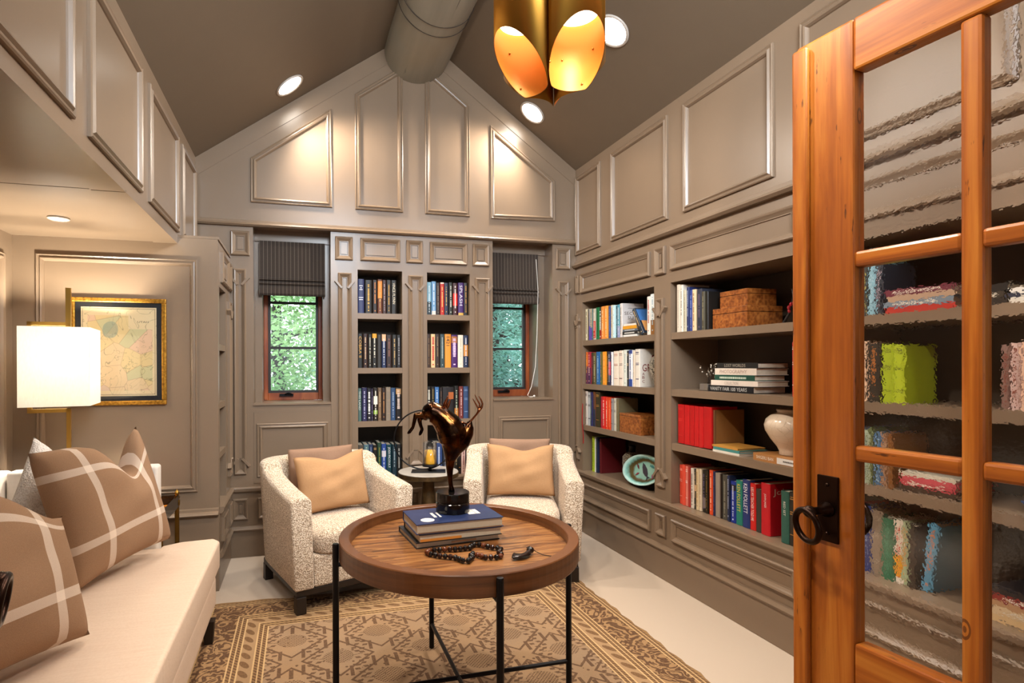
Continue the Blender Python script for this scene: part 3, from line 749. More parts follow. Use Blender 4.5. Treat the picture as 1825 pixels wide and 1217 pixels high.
# ---- brass lamp
lp=thing('floor_lamp','brass floor lamp with square white shade in the alcove corner, lit','lamp',(-1.135,3.13,0),math.radians(8.5))
SZ0,SZ1,SH=1.112,1.487,.142
m=MB()
for z0,z1 in ((SZ0,SZ1),):
    o,i=SH,SH-.003
    m.rings([[(a*o,b*o,z0) for a,b in ((-1,-1),(1,-1),(1,1),(-1,1))],[(a*o,b*o,z1) for a,b in ((-1,-1),(1,-1),(1,1),(-1,1))],[(a*i,b*i,z1) for a,b in ((-1,-1),(1,-1),(1,1),(-1,1))],[(a*i,b*i,z0) for a,b in ((-1,-1),(1,-1),(1,1),(-1,1))],[(a*o,b*o,z0) for a,b in ((-1,-1),(1,-1),(1,1),(-1,1))]],cap=False)
m.build('lamp_shade',LSHADE,lp)
def bar(name,pts,w,d,mat,par):
    mm=MB()
    for (x0,y0,z0),(x1,y1,z1) in zip(pts[:-1],pts[1:]):
        mm.box(min(x0,x1)-w,max(x0,x1)+w,min(y0,y1)-d,max(y0,y1)+d,min(z0,z1)-w,max(z0,z1)+w)
    return mm.build(name,mat,par)
bar('lower_stem',[(.03,0,.02),(.03,0,1.085),(-.128,0,1.085),(-.128,0,1.11)],.009,.009,BRASS,lp)
bar('upper_stem',[(-.128,0,1.49),(-.128,0,1.508),(.03,0,1.508)],.009,.009,BRASS,lp)
bar('finial_bar',[(.03,0,1.49),(.03,0,1.675)],.011,.009,BRASS,lp)
bar('shade_spider',[(-.128,0,1.30),(.03,0,1.30)],.004,.004,BRASS,lp)
bx('base',BRASS,lp,-.10,.12,-.09,.09,.001,.02)
MB().sphere((0,0,1.30),.028,sc=(1,1,1.25)).build('bulb',emit('warm_bulb',(1,.9,.72),18),lp,smooth=True)
l=bpy.data.lights.new('lamp','POINT'); l.energy=60; l.color=(1,.93,.79); l.shadow_soft_size=.04
o=bpy.data.objects.new('lamp_light',l); COL.objects.link(o); o.location=(-1.135,3.13,1.345)
# ---- brass and black tray side table in the alcove
bt=thing('side_table','brass-legged side table with black tray top between the sofa and map wall','table',(-.84,3.17,0))
for x in (-.175,.175):
    for y in (-.185,.19):
        lg=MB().lathe([(.014,.001),(.016,.01),(.012,.02),(.012,.53),(.016,.535),(.016,.56),(.011,.565),(.011,.572)],c=(x,y),n=16).build('leg',AGED,bt,smooth=True)
        MB().lathe([(.012,.572),(.015,.578),(.006,.586),(.012,.594),(.0135,.602),(.009,.611),(.004,.615),(.001,.622)],c=(x,y),n=14).build('finial',AGED,lg,smooth=True)
bx('tray_bottom',wood('amber_marquetry','5a2a0c','9a5518','c47a2a',(6,6,6),.2),bt,-.17,.17,-.18,.185,.532,.540)
for b in ((-.185,.185,-.195,-.185),(-.185,.185,.19,.20),(-.185,-.175,-.185,.19),(.175,.185,-.185,.19)):
    bx('tray_side',plain('0d0b0a',.12),bt,b[0],b[1],b[2],b[3],.525,.588)
# ---- framed map
fm=thing('framed_map','gilt-framed antique map with black mat hanging on the alcove wall','picture',(-.968,YA,1.381))
W2,H2=.237,.295
for i,(a,b,c,d) in enumerate(((-W2,W2,-H2,-H2+.024),(-W2,W2,H2-.024,H2),(-W2,-W2+.024,-H2+.024,H2-.024),(W2-.024,W2,-H2+.024,H2-.024))): bx('frame_side',GOLDF,fm,a,b,-.026,-.002,c,d,bevel=.004)
bx('black_mat',plain('1d1c1c',.7),fm,-W2+.02,W2-.02,-.014,-.006,-H2+.02,H2-.02)
def mapmat():
    a=M('hand_coloured_map'); x,y,z=a.xyz(); n=a.noise(9,4); cellc=a.voro(7,vec=a.map((1.3,0,1.3)),out='Color')
    base=a.mix(n*.6,'e6cfa4','d6b985')
    inside=(x.gt(-.155)*x.lt(.165)*z.gt(-.215)*z.lt(.20))*(1-(x.gt(.045)*z.gt(.125)))
    hue=a.new('ShaderNodeSeparateColor'); a.link(cellc,hue.inputs[0])
    cc=a.ramp(V(a.nt,hue.outputs[0]),[(0,'dba08c'),(.25,'d9b96c'),(.5,'a9b27a'),(.7,'e0b98a'),(.9,'c9a0a0')],'CONSTANT')
    col=a.mix(inside*.42,base,cc)
    ed=a.voro(7,vec=a.map((1.3,0,1.3)),feature='DISTANCE_TO_EDGE')
    col=a.mix(ed.lt(.012)*inside*.3,col,'8a4a3a')
    riv=(a.noise(5,4,vec=a.map((1,0,1)),dist=1.2)*9).fract()
    col=a.mix(riv.lt(.06)*.5,col,'6a5a3c')
    lake=((((x+.045)/.045)*((x+.045)/.045)+((z-.12)/.055)*((z-.12)/.055)).sqrt()+n*.5).lt(1.1)
    col=a.mix(lake*.6,col,'8f9a86')
    d=(.186-x.abs()).mn(.245-z.abs()); col=a.mix(((d-.008).abs().lt(.0012)),col,'7a6248')
    a.set(col,.7); return a.m
bx('map_sheet',mapmat(),fm,-.186,.186,-.0165,-.0145,-.245,.245)
lettering('UTAH',plain('3a2a1c',.7),fm,(.118,-.0168,.165),(1,0,0),(0,0,1),.055,.010)
bx('frame_glass',clearglass('picture_glass',refl=.8),fm,-W2+.022,W2-.022,-.021,-.019,-H2+.022,H2-.022)
# ---- round side table and candle holder
st=thing('round_side_table','small round pedestal table with pale stone top between the armchairs','table',(.84,3.73,0))
MB().lathe([(.02,.553),(.19,.553),(.203,.558),(.205,.562),(.205,.575),(.203,.577),(.002,.577)],n=64).build('table_top',STONE,st)
MB().rings([[(r*math.cos(2*PI*i/64),r*math.sin(2*PI*i/64),z) for i in range(64)] for r,z in ((.205,.545),(.2075,.545),(.2075,.573),(.2052,.573),(.2052,.545))],cap=False).build('metal_edge',RUSTB,st)
MB().lathe([(.165,.001),(.165,.012),(.10,.03),(.075,.12),(.052,.32),(.036,.54),(.036,.553)],n=40).build('pedestal',RUSTB,st,smooth=True)
ch=thing('candle_holder','black hoop candle holder with yellow candle in glass on the round side table','candle holder',(.835,3.70,.578),math.radians(-14.9))
bx('base_plate',BLACKM,ch,-.115,.115,-.05,.05,0,.008,bevel=.002)
MB().lathe([(.012,.008),(.010,.02),(.008,.028),(.03,.034),(.052,.038),(.054,.05),(.050,.052),(.002,.05)],c=(.01,0),n=28).build('cup',BLACKM,ch,smooth=True)
MB().tube([(-.035+.205*math.cos(t),.055,.2095+.203*math.sin(t)) for t in [2*PI*i/64 for i in range(64)]],.005,8,True).build('hoop',BLACKM,ch,smooth=True)
MB().lathe([(.0385,.053),(.0395,.06),(.0395,.140),(.036,.146),(.010,.143),(.002,.141)],c=(.01,0),n=28).build('candle',plain('e8ac2c',.5),ch,smooth=True)
MB().tube([(.01,0,.14),(.011,0,.155)],.0015,5).build('wick',plain('1a1410',.9),ch)
MB().rings([[(.01+r*math.cos(2*PI*i/36),r*math.sin(2*PI*i/36),z) for i in range(36)] for r,z in ((.047,.053),(.047,.200),(.045,.200),(.045,.055))],cap=False).build('glass_cylinder',VGLASS,ch,smooth=True)
# ---- pendant of four slant-cut gold tubes
pd=thing('pendant_light','gold pendant lamp of four slant-cut tubes hanging below the ridge','pendant lamp',(.823,1.74,2.216))
GOLDO=M('brushed_gold_tube').set('a3752f',.32,1).m
GOLDI=M('bright_gold_lining').set('d98a30',.5,.25).m
for k,deg in enumerate((209,299,29,119)):
    a=math.radians(deg-14.9); r=.0895; cx,cy=1.414*r*math.cos(a),1.414*r*math.sin(a)
    b_=a-math.radians(18 if deg==299 else 0); zb=lambda t: max(0,1.05*r*(math.cos(t-b_)+.72))
    N=96; ts=[2*PI*i/N for i in range(N)]; rr=r-.0012
    tb=MB().rings([[(cx+q*math.cos(t),cy+q*math.sin(t),zb(t)) for t in ts] if b else [(cx+q*math.cos(t),cy+q*math.sin(t),.72) for t in ts] for q,b in ((rr,0),(rr,1),(r-.0026,1))],cap=False).build('metal_tube',GOLDO,pd,smooth=True)
    ri=r-.0030
    MB().rings([[(cx+ri*math.cos(t),cy+ri*math.sin(t),zb(t)+.0008) for t in ts],[(cx+ri*math.cos(t),cy+ri*math.sin(t),.715) for t in ts]],cap=False).build('gold_lining',GOLDI,tb,smooth=True)
    MB().lathe([(.03,.30),(.074,.235),(.076,.215),(.070,.206),(.002,.203)],c=(cx,cy),n=32).build('reflector_bulb',emit('pendant_bulb',(1,.86,.62),3.6),tb,smooth=True)
    MB().lathe([(.012,.345),(.012,.70)],c=(cx,cy),n=12).build('socket',BLACKM,tb)
    for dt,z in ((2.2,.02),(-2.2,.02),(1.75,.10),(-1.75,.10),(3.0,.10)):
        MB().sphere((cx+(r-.005)*math.cos(a+dt),cy+(r-.005)*math.sin(a+dt),zb(a+dt)+z),.0038,8,6).build('rivet',BRASS,tb,smooth=True)
MB().lathe([(.02,.70),(.10,.715),(.20,.72),(.20,.73),(.012,.74),(.012,1.145),(.002,1.145)],n=32).build('stem_and_cap',GOLDO,pd)
# ================================================================== on the coffee table
def slabbook(name,label,loc,rz,w,d,h,cover,pages=True,spine=None,group=None,cat='book'):
    """closed book lying flat: x = along the spine (w), y = depth (d), spine on -y"""
    t=thing(name,label,cat,loc,rz,group); c=plain(cover,.35); m=MB()
    m.box(-w/2,w/2,-d/2,d/2,0,.003).box(-w/2,w/2,-d/2,d/2,h-.003,h).box(-w/2,w/2,-d/2,-d/2+.003,.003,h-.003)
    m.build('cover',c,t); bx('page_block',PAGES,t,-w/2+.004,w/2-.004,-d/2+.003,d/2-.004,.003,h-.003)
    return t
def tablebook(name,label,cx,cy,z,w,d,h,cover,rz,group): return slabbook(name,label,(cx,cy,z),rz,w,d,h,cover,group=group)
GT='books stacked on the coffee table'
# spine to the far side : the page edges face the camera
rzb=math.radians(3.5)+PI
b3=tablebook('book','charcoal book lying at the bottom of the stack on the coffee table',.556,2.122,.632,.335,.236,.022,'23262c',rzb+.04,GT)
b2=tablebook('book','dark book with an orange jacket strip, middle of the coffee table stack',.566,2.10,.6545,.328,.215,.030,'2a2522',rzb+.02,GT)
b1=tablebook('book','thick navy book with white lettering, topmost on the coffee table stack, under the sculpture',.566,2.096,.685,.343,.210,.037,'23315a',rzb,GT)
bx('jacket_strip',plain('d98a34',.5),b2,.00,.160,.1068,.1082,.004,.013); bx('jacket_strip',plain('c8986a',.5),b3,-.07,.03,.1176,.1186,.008,.014)
bx('coloured_edge',plain('8a6a4a',.6),b1,-.165,.165,.1046,.1056,.003,.007)
WHT=plain('e4e0d8',.6)
for x,wd in ((.075,.012),(.055,.008),(-.075,.03),(-.10,.016)): bx('cover_lettering',WHT,b1,x-wd/2,x+wd/2,-.035,.03,.037,.0373)
MB().lathe([(.026,.037),(.026,.0374),(.001,.0374)],c=(.115,.055),n=24).build('cover_emblem',WHT,b1)
# ---- bronze sculpture
SX,SY,SZ=.579,2.134,.7225; K=.00222
sc=thing('animal_sculpture','bronze sculpture of a leaping horned animal on round black base atop the coffee table books','sculpture',(SX,SY,SZ),math.radians(-14.9))
MB().lathe([(.066,0),(.067,.002),(.067,.037),(.065,.039),(.065,.042),(.0665,.044),(.0665,.075),(.064,.078),(.002,.078)],n=56).build('round_base',BLACKST,sc)
P=lambda x,y,d=0:((x-806)*K,d,(913-y)*K)
def skin(name,pts,edges,mat,par,sub=2):
    me=bpy.data.meshes.new(name); me.from_pydata([P(*p[:2],p[3] if len(p)>3 else 0) for p in pts],edges,[]); me.materials.append(mat)
    o=bpy.data.objects.new(name,me); COL.objects.link(o); o.parent=par
    s=o.modifiers.new('skin','SKIN'); s.use_smooth_shade=True
    for i,p in enumerate(pts): me.skin_vertices[0].data[i].radius=(p[2]*K,p[2]*K); me.skin_vertices[0].data[i].use_root=(i==0)
    b=o.modifiers.new('sub','SUBSURF'); b.levels=sub; b.render_levels=sub; return o
def fused(name,chains,mat,par,vox=.0026,it=6):
    """several tapering limbs run together into one continuous skin"""
    m=MB()
    for ch in chains:
        pts=[]
        for (x0,y0,r0,d0),(x1,y1,r1,d1) in zip(ch[:-1],ch[1:]):
            for k in range(5): t=k/5; pts.append((x0+(x1-x0)*t,y0+(y1-y0)*t,r0+(r1-r0)*t,d0+(d1-d0)*t))
        pts.append(ch[-1]); m.tube([P(x,y,d) for x,y,r,d in pts],[r*K for x,y,r,d in pts],20)
        for x,y,r,d in (ch[0],ch[-1]): m.sphere(P(x,y,d),r*K*.98,16,10)
    o=m.build(name,mat,par,smooth=True); q=o.modifiers.new('fuse','REMESH'); q.mode='VOXEL'; q.voxel_size=vox; q.use_smooth_shade=True
    q=o.modifiers.new('soft','SMOOTH'); q.iterations=it; q.factor=.5; return o
fused('animal_body',[
 [(804,876,6,0),(803,869,4.2,0),(801.5,856,4.8,0),(801,840,6.2,0),(802,822,9.5,0),(805,808,16,0),(808,793,24,0),(806,776,28,0),(799,761,25,0),(789,749,21.5,0),(778,740,19,0),(769,736,19,0),(761,738,15,0),(755,741,9,0)],
 [(808,794,21,0),(820,784,21,0),(830,773,15,0),(835,763,10,0),(837,756,5,0)],
 [(758,740,8,-.006),(748,741.5,5.4,-.014),(741,740.5,4.3,-.018),(738.5,752,3.5,-.02),(735.8,763,3.0,-.02),(730,770.5,3.4,-.022),(727.5,772.5,2.2,-.022)],
 [(758,744,8,.006),(750,746,5.2,.012),(746.5,750,4.2,.012),(749,761,3.3,.012),(751.8,768,3.0,.012),(748.5,775,3.4,.012),(747,777.5,2.2,.012)]],BRONZE,sc)
MB().sphere(P(836,757,0),.009,14,8,(1,1,.6)).build('tail_root',plain('120d0a',.3),sc,smooth=True)
skin('tail',[(835,757,3.2),(841,750,2.0),(848,742,1.9),(854,734,2.1),(858,729,2.4),(860,722,1.8),(857,714,1.5),(853,708,.6),(855,722,1.6),(851,716,1.4),(846,705,.6),(850,726,1.5),(846,719,1.3),(842,712,.6)],[(0,1),(1,2),(2,3),(3,4),(4,5),(5,6),(6,7),(3,8),(8,9),(9,10),(3,11),(11,12),(12,13)],COPPER,sc)
skin('ear',[(790,730,3,-.008),(793,722,4,-.008),(796,714,2.6,-.008),(798,707,.6,-.008)],[(0,1),(1,2),(2,3)],COPPER,sc)
skin('ear',[(793,734,3,.012),(798,726,3.6,.012),(801,719,2.4,.012),(803,713,.6,.012)],[(0,1),(1,2),(2,3)],COPPER,sc)
skin('swept_horn',[(795,732,2.6,-.02),(799,742,2.2,-.022),(806,749,1.9,-.022),(815,753,1.7,-.018),(825,755,1.6,-.012),(834,758,1.4,-.004)],[(0,1),(1,2),(2,3),(3,4),(4,5)],COPPER,sc)
# ---- bead strand
bs=thing('bead_strand','strand of dark polished wooden beads with leaf pendant lying in the tray table','beads',(.60,1.86,.632))
path=[(.432,1.900),(.425,1.922),(.442,1.938),(.468,1.936),(.50,1.932),(.535,1.924),(.565,1.922),(.595,1.928),(.604,1.953),(.625,1.967),(.642,1.95),(.648,1.928),(.668,1.905),(.69,1.893),(.694,1.868),(.675,1.856),(.662,1.836),(.672,1.812),(.655,1.797),(.628,1.80),(.605,1.815),(.592,1.845),(.575,1.865),(.56,1.84),(.565,1.81),(.54,1.796),(.515,1.812),(.508,1.842),(.482,1.862),(.455,1.876)]
def resample(pts,step):
    out=[Vector(pts[0])]; 
    for a,b in zip(pts,pts[1:]+pts[:1]):
        a,b=Vector(a),Vector(b)
        while True:
            d=b-out[-1]
            if d.length<step: break
            out.append(out[-1]+d.normalized()*step)
    return out
rb_=random.Random(5); BM=[plain('140d0b',.1),plain('2a120a',.1),plain('5a2a12',.14)]
bmesh_=None
for i,p in enumerate(resample([(x,y) for x,y in path],.0188)):
    mt=BM[0] if rb_.random()<.62 else (BM[1] if rb_.random()<.6 else BM[2])
    MB().sphere((p.x-.60,p.y-1.86,.0096),.0095,14,9).build('bead',mt,bs,smooth=True)
lf=MB(); R=[]
for k in range(13):
    t=k/12; wd=.020*math.sin(PI*min(1,t*1.02+.02))**.8+.0015; x=.095+.085*t; y=-.075+.035*t; zz=.008+.012*t*t
    R.append([(x-.4*wd,y+wd,zz+.008*math.sin(t*7)),(x,y,zz+.004),(x+.4*wd,y-wd,zz-.002+.006*math.sin(t*5)),(x,y,zz)])
lf.rings(R).build('carved_leaf',plain('2a1d19',.25),bs,smooth=True)
MB().sphere((.178,-.035,.016),.012,sc=(1.2,.9,1)).build('seed_pod',plain('1a110d',.3),bs,smooth=True)
MB().tube([(.17,-.02,.02),(.185,-.012,.022),(.20,-.03,.008),(.215,-.055,.003),(.235,-.075,.003),(.252,-.085,.004)],.0016,6).build('cord',plain('241710',.8),bs)
MB().sphere((.253,-.086,.005),.0035,8,6).build('cord_knot',plain('4a2a18',.6),bs)
# ================================================================== books on the shelves
ROWS={}
ROWS['L1']=[
(0.397, 0.045, 0.248, '27305f', 'd9dce8', '~4'),
(0.448, 0.052, 0.243, '17130f', 'd8a94a', '~v'),
(0.504, 0.033, 0.245, '1d0f0a', 'e08a3c', '~v'),
(0.539, 0.035, 0.25, '5a2c16', 'e9a94f', '~v', 'f:.45:.95:d98a3a'),
(0.575, 0.028, 0.247, '3a2320', 'b49aa0', '~v'),
(0.605, 0.033, 0.248, '1c1714', 'cf9a35', '~v'),
(0.64, 0.038, 0.248, '15110e', 'e8dcc0', 'VINCE FLYNN'),
]
ROWS['L2']=[
(0.399, 0.036, 0.247, '15120f', 'd9a13f', 'COBRA II'),
(0.437, 0.035, 0.247, '2a120c', 'd8b28a', '~v'),
(0.474, 0.029, 0.243, '17140f', 'c9bfa6', '~v'),
(0.504, 0.035, 0.248, '14110d', 'efe6cd', '~v', 'f:.87:1:e2a12a'),
(0.541, 0.032, 0.242, '2b2621', '2b2621', ''),
(0.574, 0.033, 0.244, '18264a', 'dfe3ee', '~v', 'f:.8:1:e2b48a'),
(0.609, 0.04, 0.241, '2d1b15', '8d5a48', '~v'),
(0.651, 0.035, 0.241, '1b1712', 'c3a064', '~v'),
(0.687, 0.032, 0.241, '1e1a1a', 'b9b5b4', '~v'),
]
ROWS['L3']=[
(0.4, 0.026, 0.237, '4b6560', 'd5d9cc', 'THIS LAND'),
(0.429, 0.037, 0.242, '242348', 'b9b6d8', '~v'),
(0.468, 0.029, 0.236, '1c1a22', 'eceae4', '~V'),
(0.497, 0.015, 0.235, '2a2336', '8d7f9a', '~v'),
(0.514, 0.032, 0.239, '1d150d', 'f0ead6', '~v', 'f:.5:.75:efe9d8', 'f:.2:.32:8fb04a'),
(0.548, 0.027, 0.24, '6b5540', 'c9a878', '~v'),
(0.577, 0.028, 0.238, '2a1a14', 'c88a4a', '~v'),
(0.607, 0.036, 0.243, '857868', 'a08a70', '~b'),
(0.644, 0.035, 0.237, '2a4568', '9fb2cc', '~v'),
(0.682, 0.041, 0.238, '17100d', 'd8c0b0', '~V', 'f:.8:.97:c59a6a'),
]
ROWS['L4']=[
(0.4, 0.04, 0.247, '4a443c', '9b9078', '~v'),
(0.442, 0.037, 0.249, '56727a', 'b9cdb0', '~v'),
(0.48, 0.029, 0.249, '243454', '7d8aa8', '~v'),
(0.51, 0.031, 0.243, '120d0b', 'b58a52', '~b'),
(0.543, 0.029, 0.259, '23402f', '8e8b3a', '~v'),
(0.573, 0.035, 0.25, '27458a', 'cfd6ea', '~v', 'f:.62:.8:d7cdd0'),
(0.61, 0.038, 0.243, '123c44', 'f0f2ee', 'JODI PICOULT'),
(0.652, 0.034, 0.243, '18303a', '93a2a8', '~v'),
(0.687, 0.036, 0.242, '14120f', 'b9b4a6', '~v'),
]
ROWS['M1']=[
(0.909, 0.032, 0.243, '86b6cc', 'd6e6ee', '~v', 'f:0:.4:203038'),
(0.944, 0.033, 0.25, '6c9cc8', 'e8f0f6', '~v', 'f:0:.12:e6d6cc'),
(0.979, 0.029, 0.241, '2b1d17', '8a7260', '~v'),
(1.01, 0.031, 0.244, 'b8281e', 'f0c86a', '~v', 'f:.96:1:f0e0d0'),
(1.042, 0.031, 0.243, '232a44', 'cfa850', '~v'),
(1.076, 0.03, 0.247, '1d2018', 'dfe2d4', '~v'),
(1.108, 0.038, 0.244, '3b1010', 'f4e6e0', '~v', 'f:.3:.68:d92a1a'),
(1.148, 0.044, 0.247, '3a1a62', 'e6e0f2', 'SPLASH', 'f:0:.08:c9a24a'),
(1.194, 0.034, 0.248, '201a12', 'c08a3a', '~v'),
]
ROWS['M2']=[
(0.909, 0.029, 0.249, '3a2416', '8a6a44', '~v'),
(0.94, 0.032, 0.25, 'e3c592', 'c2281c', '~V'),
(0.975, 0.033, 0.25, '33231a', '8a7450', '~v'),
(1.01, 0.034, 0.25, '33464a', 'aeb9b4', '~v'),
(1.047, 0.048, 0.251, 'e0912e', '2a160a', '1421'),
(1.098, 0.048, 0.246, '43155e', 'e2c4e6', '~V', 'f:.75:.95:a86a3a'),
(1.149, 0.041, 0.245, 'e6dccb', 'cbbfa8', '~v'),
(1.193, 0.038, 0.243, '1e2a48', 'dcdce6', '~v', 'f:.35:.7:cf8a3a'),
]
ROWS['M3']=[
(0.915, 0.029, 0.244, '191510', 'd9d2c0', '~V'),
(0.945, 0.029, 0.243, '15100d', '9a8448', '~v'),
(0.976, 0.032, 0.239, '3f6fa8', 'dbe6f0', '~v'),
(1.011, 0.023, 0.236, '1d1411', '6e5040', '~v'),
(1.036, 0.087, 0.238, '1d1a1c', '3b3030', '', 'g:.62:.84:a85a26'),
(1.127, 0.033, 0.246, '15140f', 'c4cfae', '~v', 'f:.05:.32:b5712c'),
(1.162, 0.033, 0.242, '6d2c28', 'e2b8b0', '~v'),
(1.197, 0.04, 0.241, '33496f', '7d94b4', '~b'),
]
ROWS['M4']=[
(0.915, 0.036, 0.248, '2d2822', '8a7d60', '~v'),
(0.954, 0.025, 0.238, '5b3a22', 'c8a05a', '~v'),
(0.981, 0.053, 0.24, '2e4474', 'cdd8ec', '~v'),
(1.037, 0.037, 0.235, '1f2430', '7d8698', '~v'),
(1.076, 0.049, 0.236, '243a35', '98a58a', '~v'),
(1.128, 0.03, 0.24, '1c1712', 'a88a5a', '~v'),
(1.16, 0.022, 0.235, '1a1210', 'd6862a', '~b'),
(1.184, 0.031, 0.232, 'd6b2a4', '7a3a3a', '~v'),
(1.217, 0.025, 0.243, '15100e', 'c47a3c', '~v'),
]
ROWS['A1']=[
(3.978, 0.044, 0.241, 'd9d2b4', '5a5040', '~v'),
(3.932, 0.014, 0.238, '3f3426', 'b8862c', '~v'),
(3.918, 0.02, 0.236, '9c968c', '5b4b8f', '~v', 'f:0:.45:5a44a0'),
(3.897, 0.029, 0.237, 'b6a48c', '3a5f70', '~v', 'f:0:.4:5a44a0'),
(3.867, 0.014, 0.235, '2f5a58', 'a9b8a0', '~v'),
(3.851, 0.036, 0.233, 'b9b2a0', 'f0e8dc', '~v', 'f:.05:.6:b8281e'),
(3.813, 0.045, 0.238, '146a3c', '0f4a2a', '~v'),
(3.767, 0.033, 0.237, '2c3a28', 'e7e3da', '~V', 'f:0:.3:9a2a1c'),
(3.732, 0.043, 0.237, 'e88a3a', 'f6d9a8', '~v'),
(3.688, 0.045, 0.237, 'e6963c', 'f3e0b0', '~v'),
(3.634, 0.029, 0.231, '31457c', '7486b4', '~v'),
(3.604, 0.027, 0.235, 'cfc9b4', 'c89a4a', '~v'),
(3.576, 0.037, 0.23, 'b8dbe2', 'f4fafa', '~v'),
(3.536, 0.015, 0.224, '264a58', 'cfe0e0', '~v'),
(3.519, 0.034, 0.229, '4a93aa', 'dfe8ea', '~v', 'f:0:.35:8a92b8'),
(3.484, 0.032, 0.234, 'd3ccc8', '7a6a62', '~v'),
]
ROWS['A2']=[
(3.973, 0.034, 0.244, 'd0682c', 'e8b24a', '~v', 'f:0:.55:5a2a4a'),
(3.937, 0.046, 0.244, 'a12634', 'e9b8ae', '~v', 'f:0:.5:4a2a4a'),
(3.89, 0.04, 0.239, '3d3a26', '8a3a54', '~v'),
(3.849, 0.04, 0.238, '5b5130', 'c9c49a', '~v'),
(3.807, 0.058, 0.242, '1f5f9c', '9cc0dc', '~v'),
(3.748, 0.029, 0.241, '4f5a34', 'c9862c', '~v'),
(3.718, 0.057, 0.241, 'e89424', 'f2c070', '~v'),
(3.659, 0.026, 0.241, '2a2420', 'b8802c', '~v'),
(3.632, 0.032, 0.239, '2c2a44', 'cdd0dc', '~v', 'f:.3:.7:c8414e'),
(3.599, 0.019, 0.236, 'e6e4e2', '8a7c8a', '~v'),
(3.57, 0.07, 0.241, 'e8dcca', 'a83a30', '~b'),
(3.495, 0.053, 0.244, 'e6d6c6', '5a3a34', '~b'),
(3.442, 0.046, 0.247, 'dfe4da', 'a8b4ae', '~v'),
(3.395, 0.022, 0.24, '2e2c30', 'd8b88a', '~b'),
(3.372, 0.043, 0.243, 'dfe2e4', '263f8a', '~v', 'f:0:.2:2a4690', 'f:.9:1:2a3c80'),
(3.327, 0.021, 0.24, 'e0ceb8', 'b8a48c', '~v'),
(3.303, 0.054, 0.248, 'e4dccf', '3a2a60', '~b'),
]
ROWS['A3']=[
(3.983, 0.036, 0.26, 'c9c1b8', '4b4352', '~b'),
(3.946, 0.043, 0.252, 'b4bcc0', '4a4048', '~b'),
(3.901, 0.036, 0.257, '2b2c5a', '4a6a4a', '~v'),
(3.864, 0.037, 0.259, '6a3c1c', '37405a', '~v', 'f:0:.5:23283c'),
(3.824, 0.063, 0.262, '37301c', 'c08a3a', '~b'),
(3.751, 0.029, 0.23, 'a11f30', 'c8303c', '~v'),
(3.721, 0.045, 0.232, 'd02018', 'f0d0c8', '~v'),
(3.673, 0.028, 0.228, 'd8401c', 'f4dcc4', '~v'),
(3.644, 0.04, 0.229, 'e2461e', 'ee8a5a', '~v'),
(3.598, 0.029, 0.225, '8c8684', '403c44', '~b'),
(3.567, 0.031, 0.228, 'c4bfae', '3f3c3a', '~b'),
(3.535, 0.029, 0.227, '6b6044', '8a7c58', '~v'),
]
ROWS['A4']=[
(3.935, 0.06, 0.278, 'a8bf2a', '7d9420', '~v'),
(3.873, 0.029, 0.278, 'd7d6cc', 'b5b0a0', '~v'),
(3.84, 0.033, 0.279, '202842', '454a66', '~v'),
]
ROWS['B1']=[
(2.86, 0.032, 0.278, 'd6cbb8', 'b8ab98', '~v'),
(2.827, 0.025, 0.272, 'e0d7ca', '8a8074', '~v'),
(2.8, 0.028, 0.239, 'c3bda6', 'a09a84', '~v'),
(2.771, 0.022, 0.252, '1f2c5c', 'a8b2c8', '~v'),
(2.748, 0.026, 0.233, '2c3f86', '8694c4', '~v'),
(2.721, 0.029, 0.232, 'e0c49c', '8a6a4a', '~v'),
(2.688, 0.042, 0.23, '2b2f3c', '6a5468', '~v'),
(2.64, 0.022, 0.211, '4a4434', '8a8468', '~v'),
(2.616, 0.018, 0.208, '16130f', '2a2620', ''),
]
ROWS['B3']=[
(2.882, 0.06, 0.218, 'b80e12', 'd8302c', '~v'),
(2.819, 0.05, 0.22, 'c01216', 'd8302c', ''),
(2.767, 0.042, 0.221, 'b80e12', 'd8302c', ''),
(2.723, 0.041, 0.221, 'bc1014', 'd8302c', ''),
(2.68, 0.04, 0.221, 'c01216', 'd8302c', ''),
(2.638, 0.071, 0.22, 'b80e12', 'd8302c', ''),
]
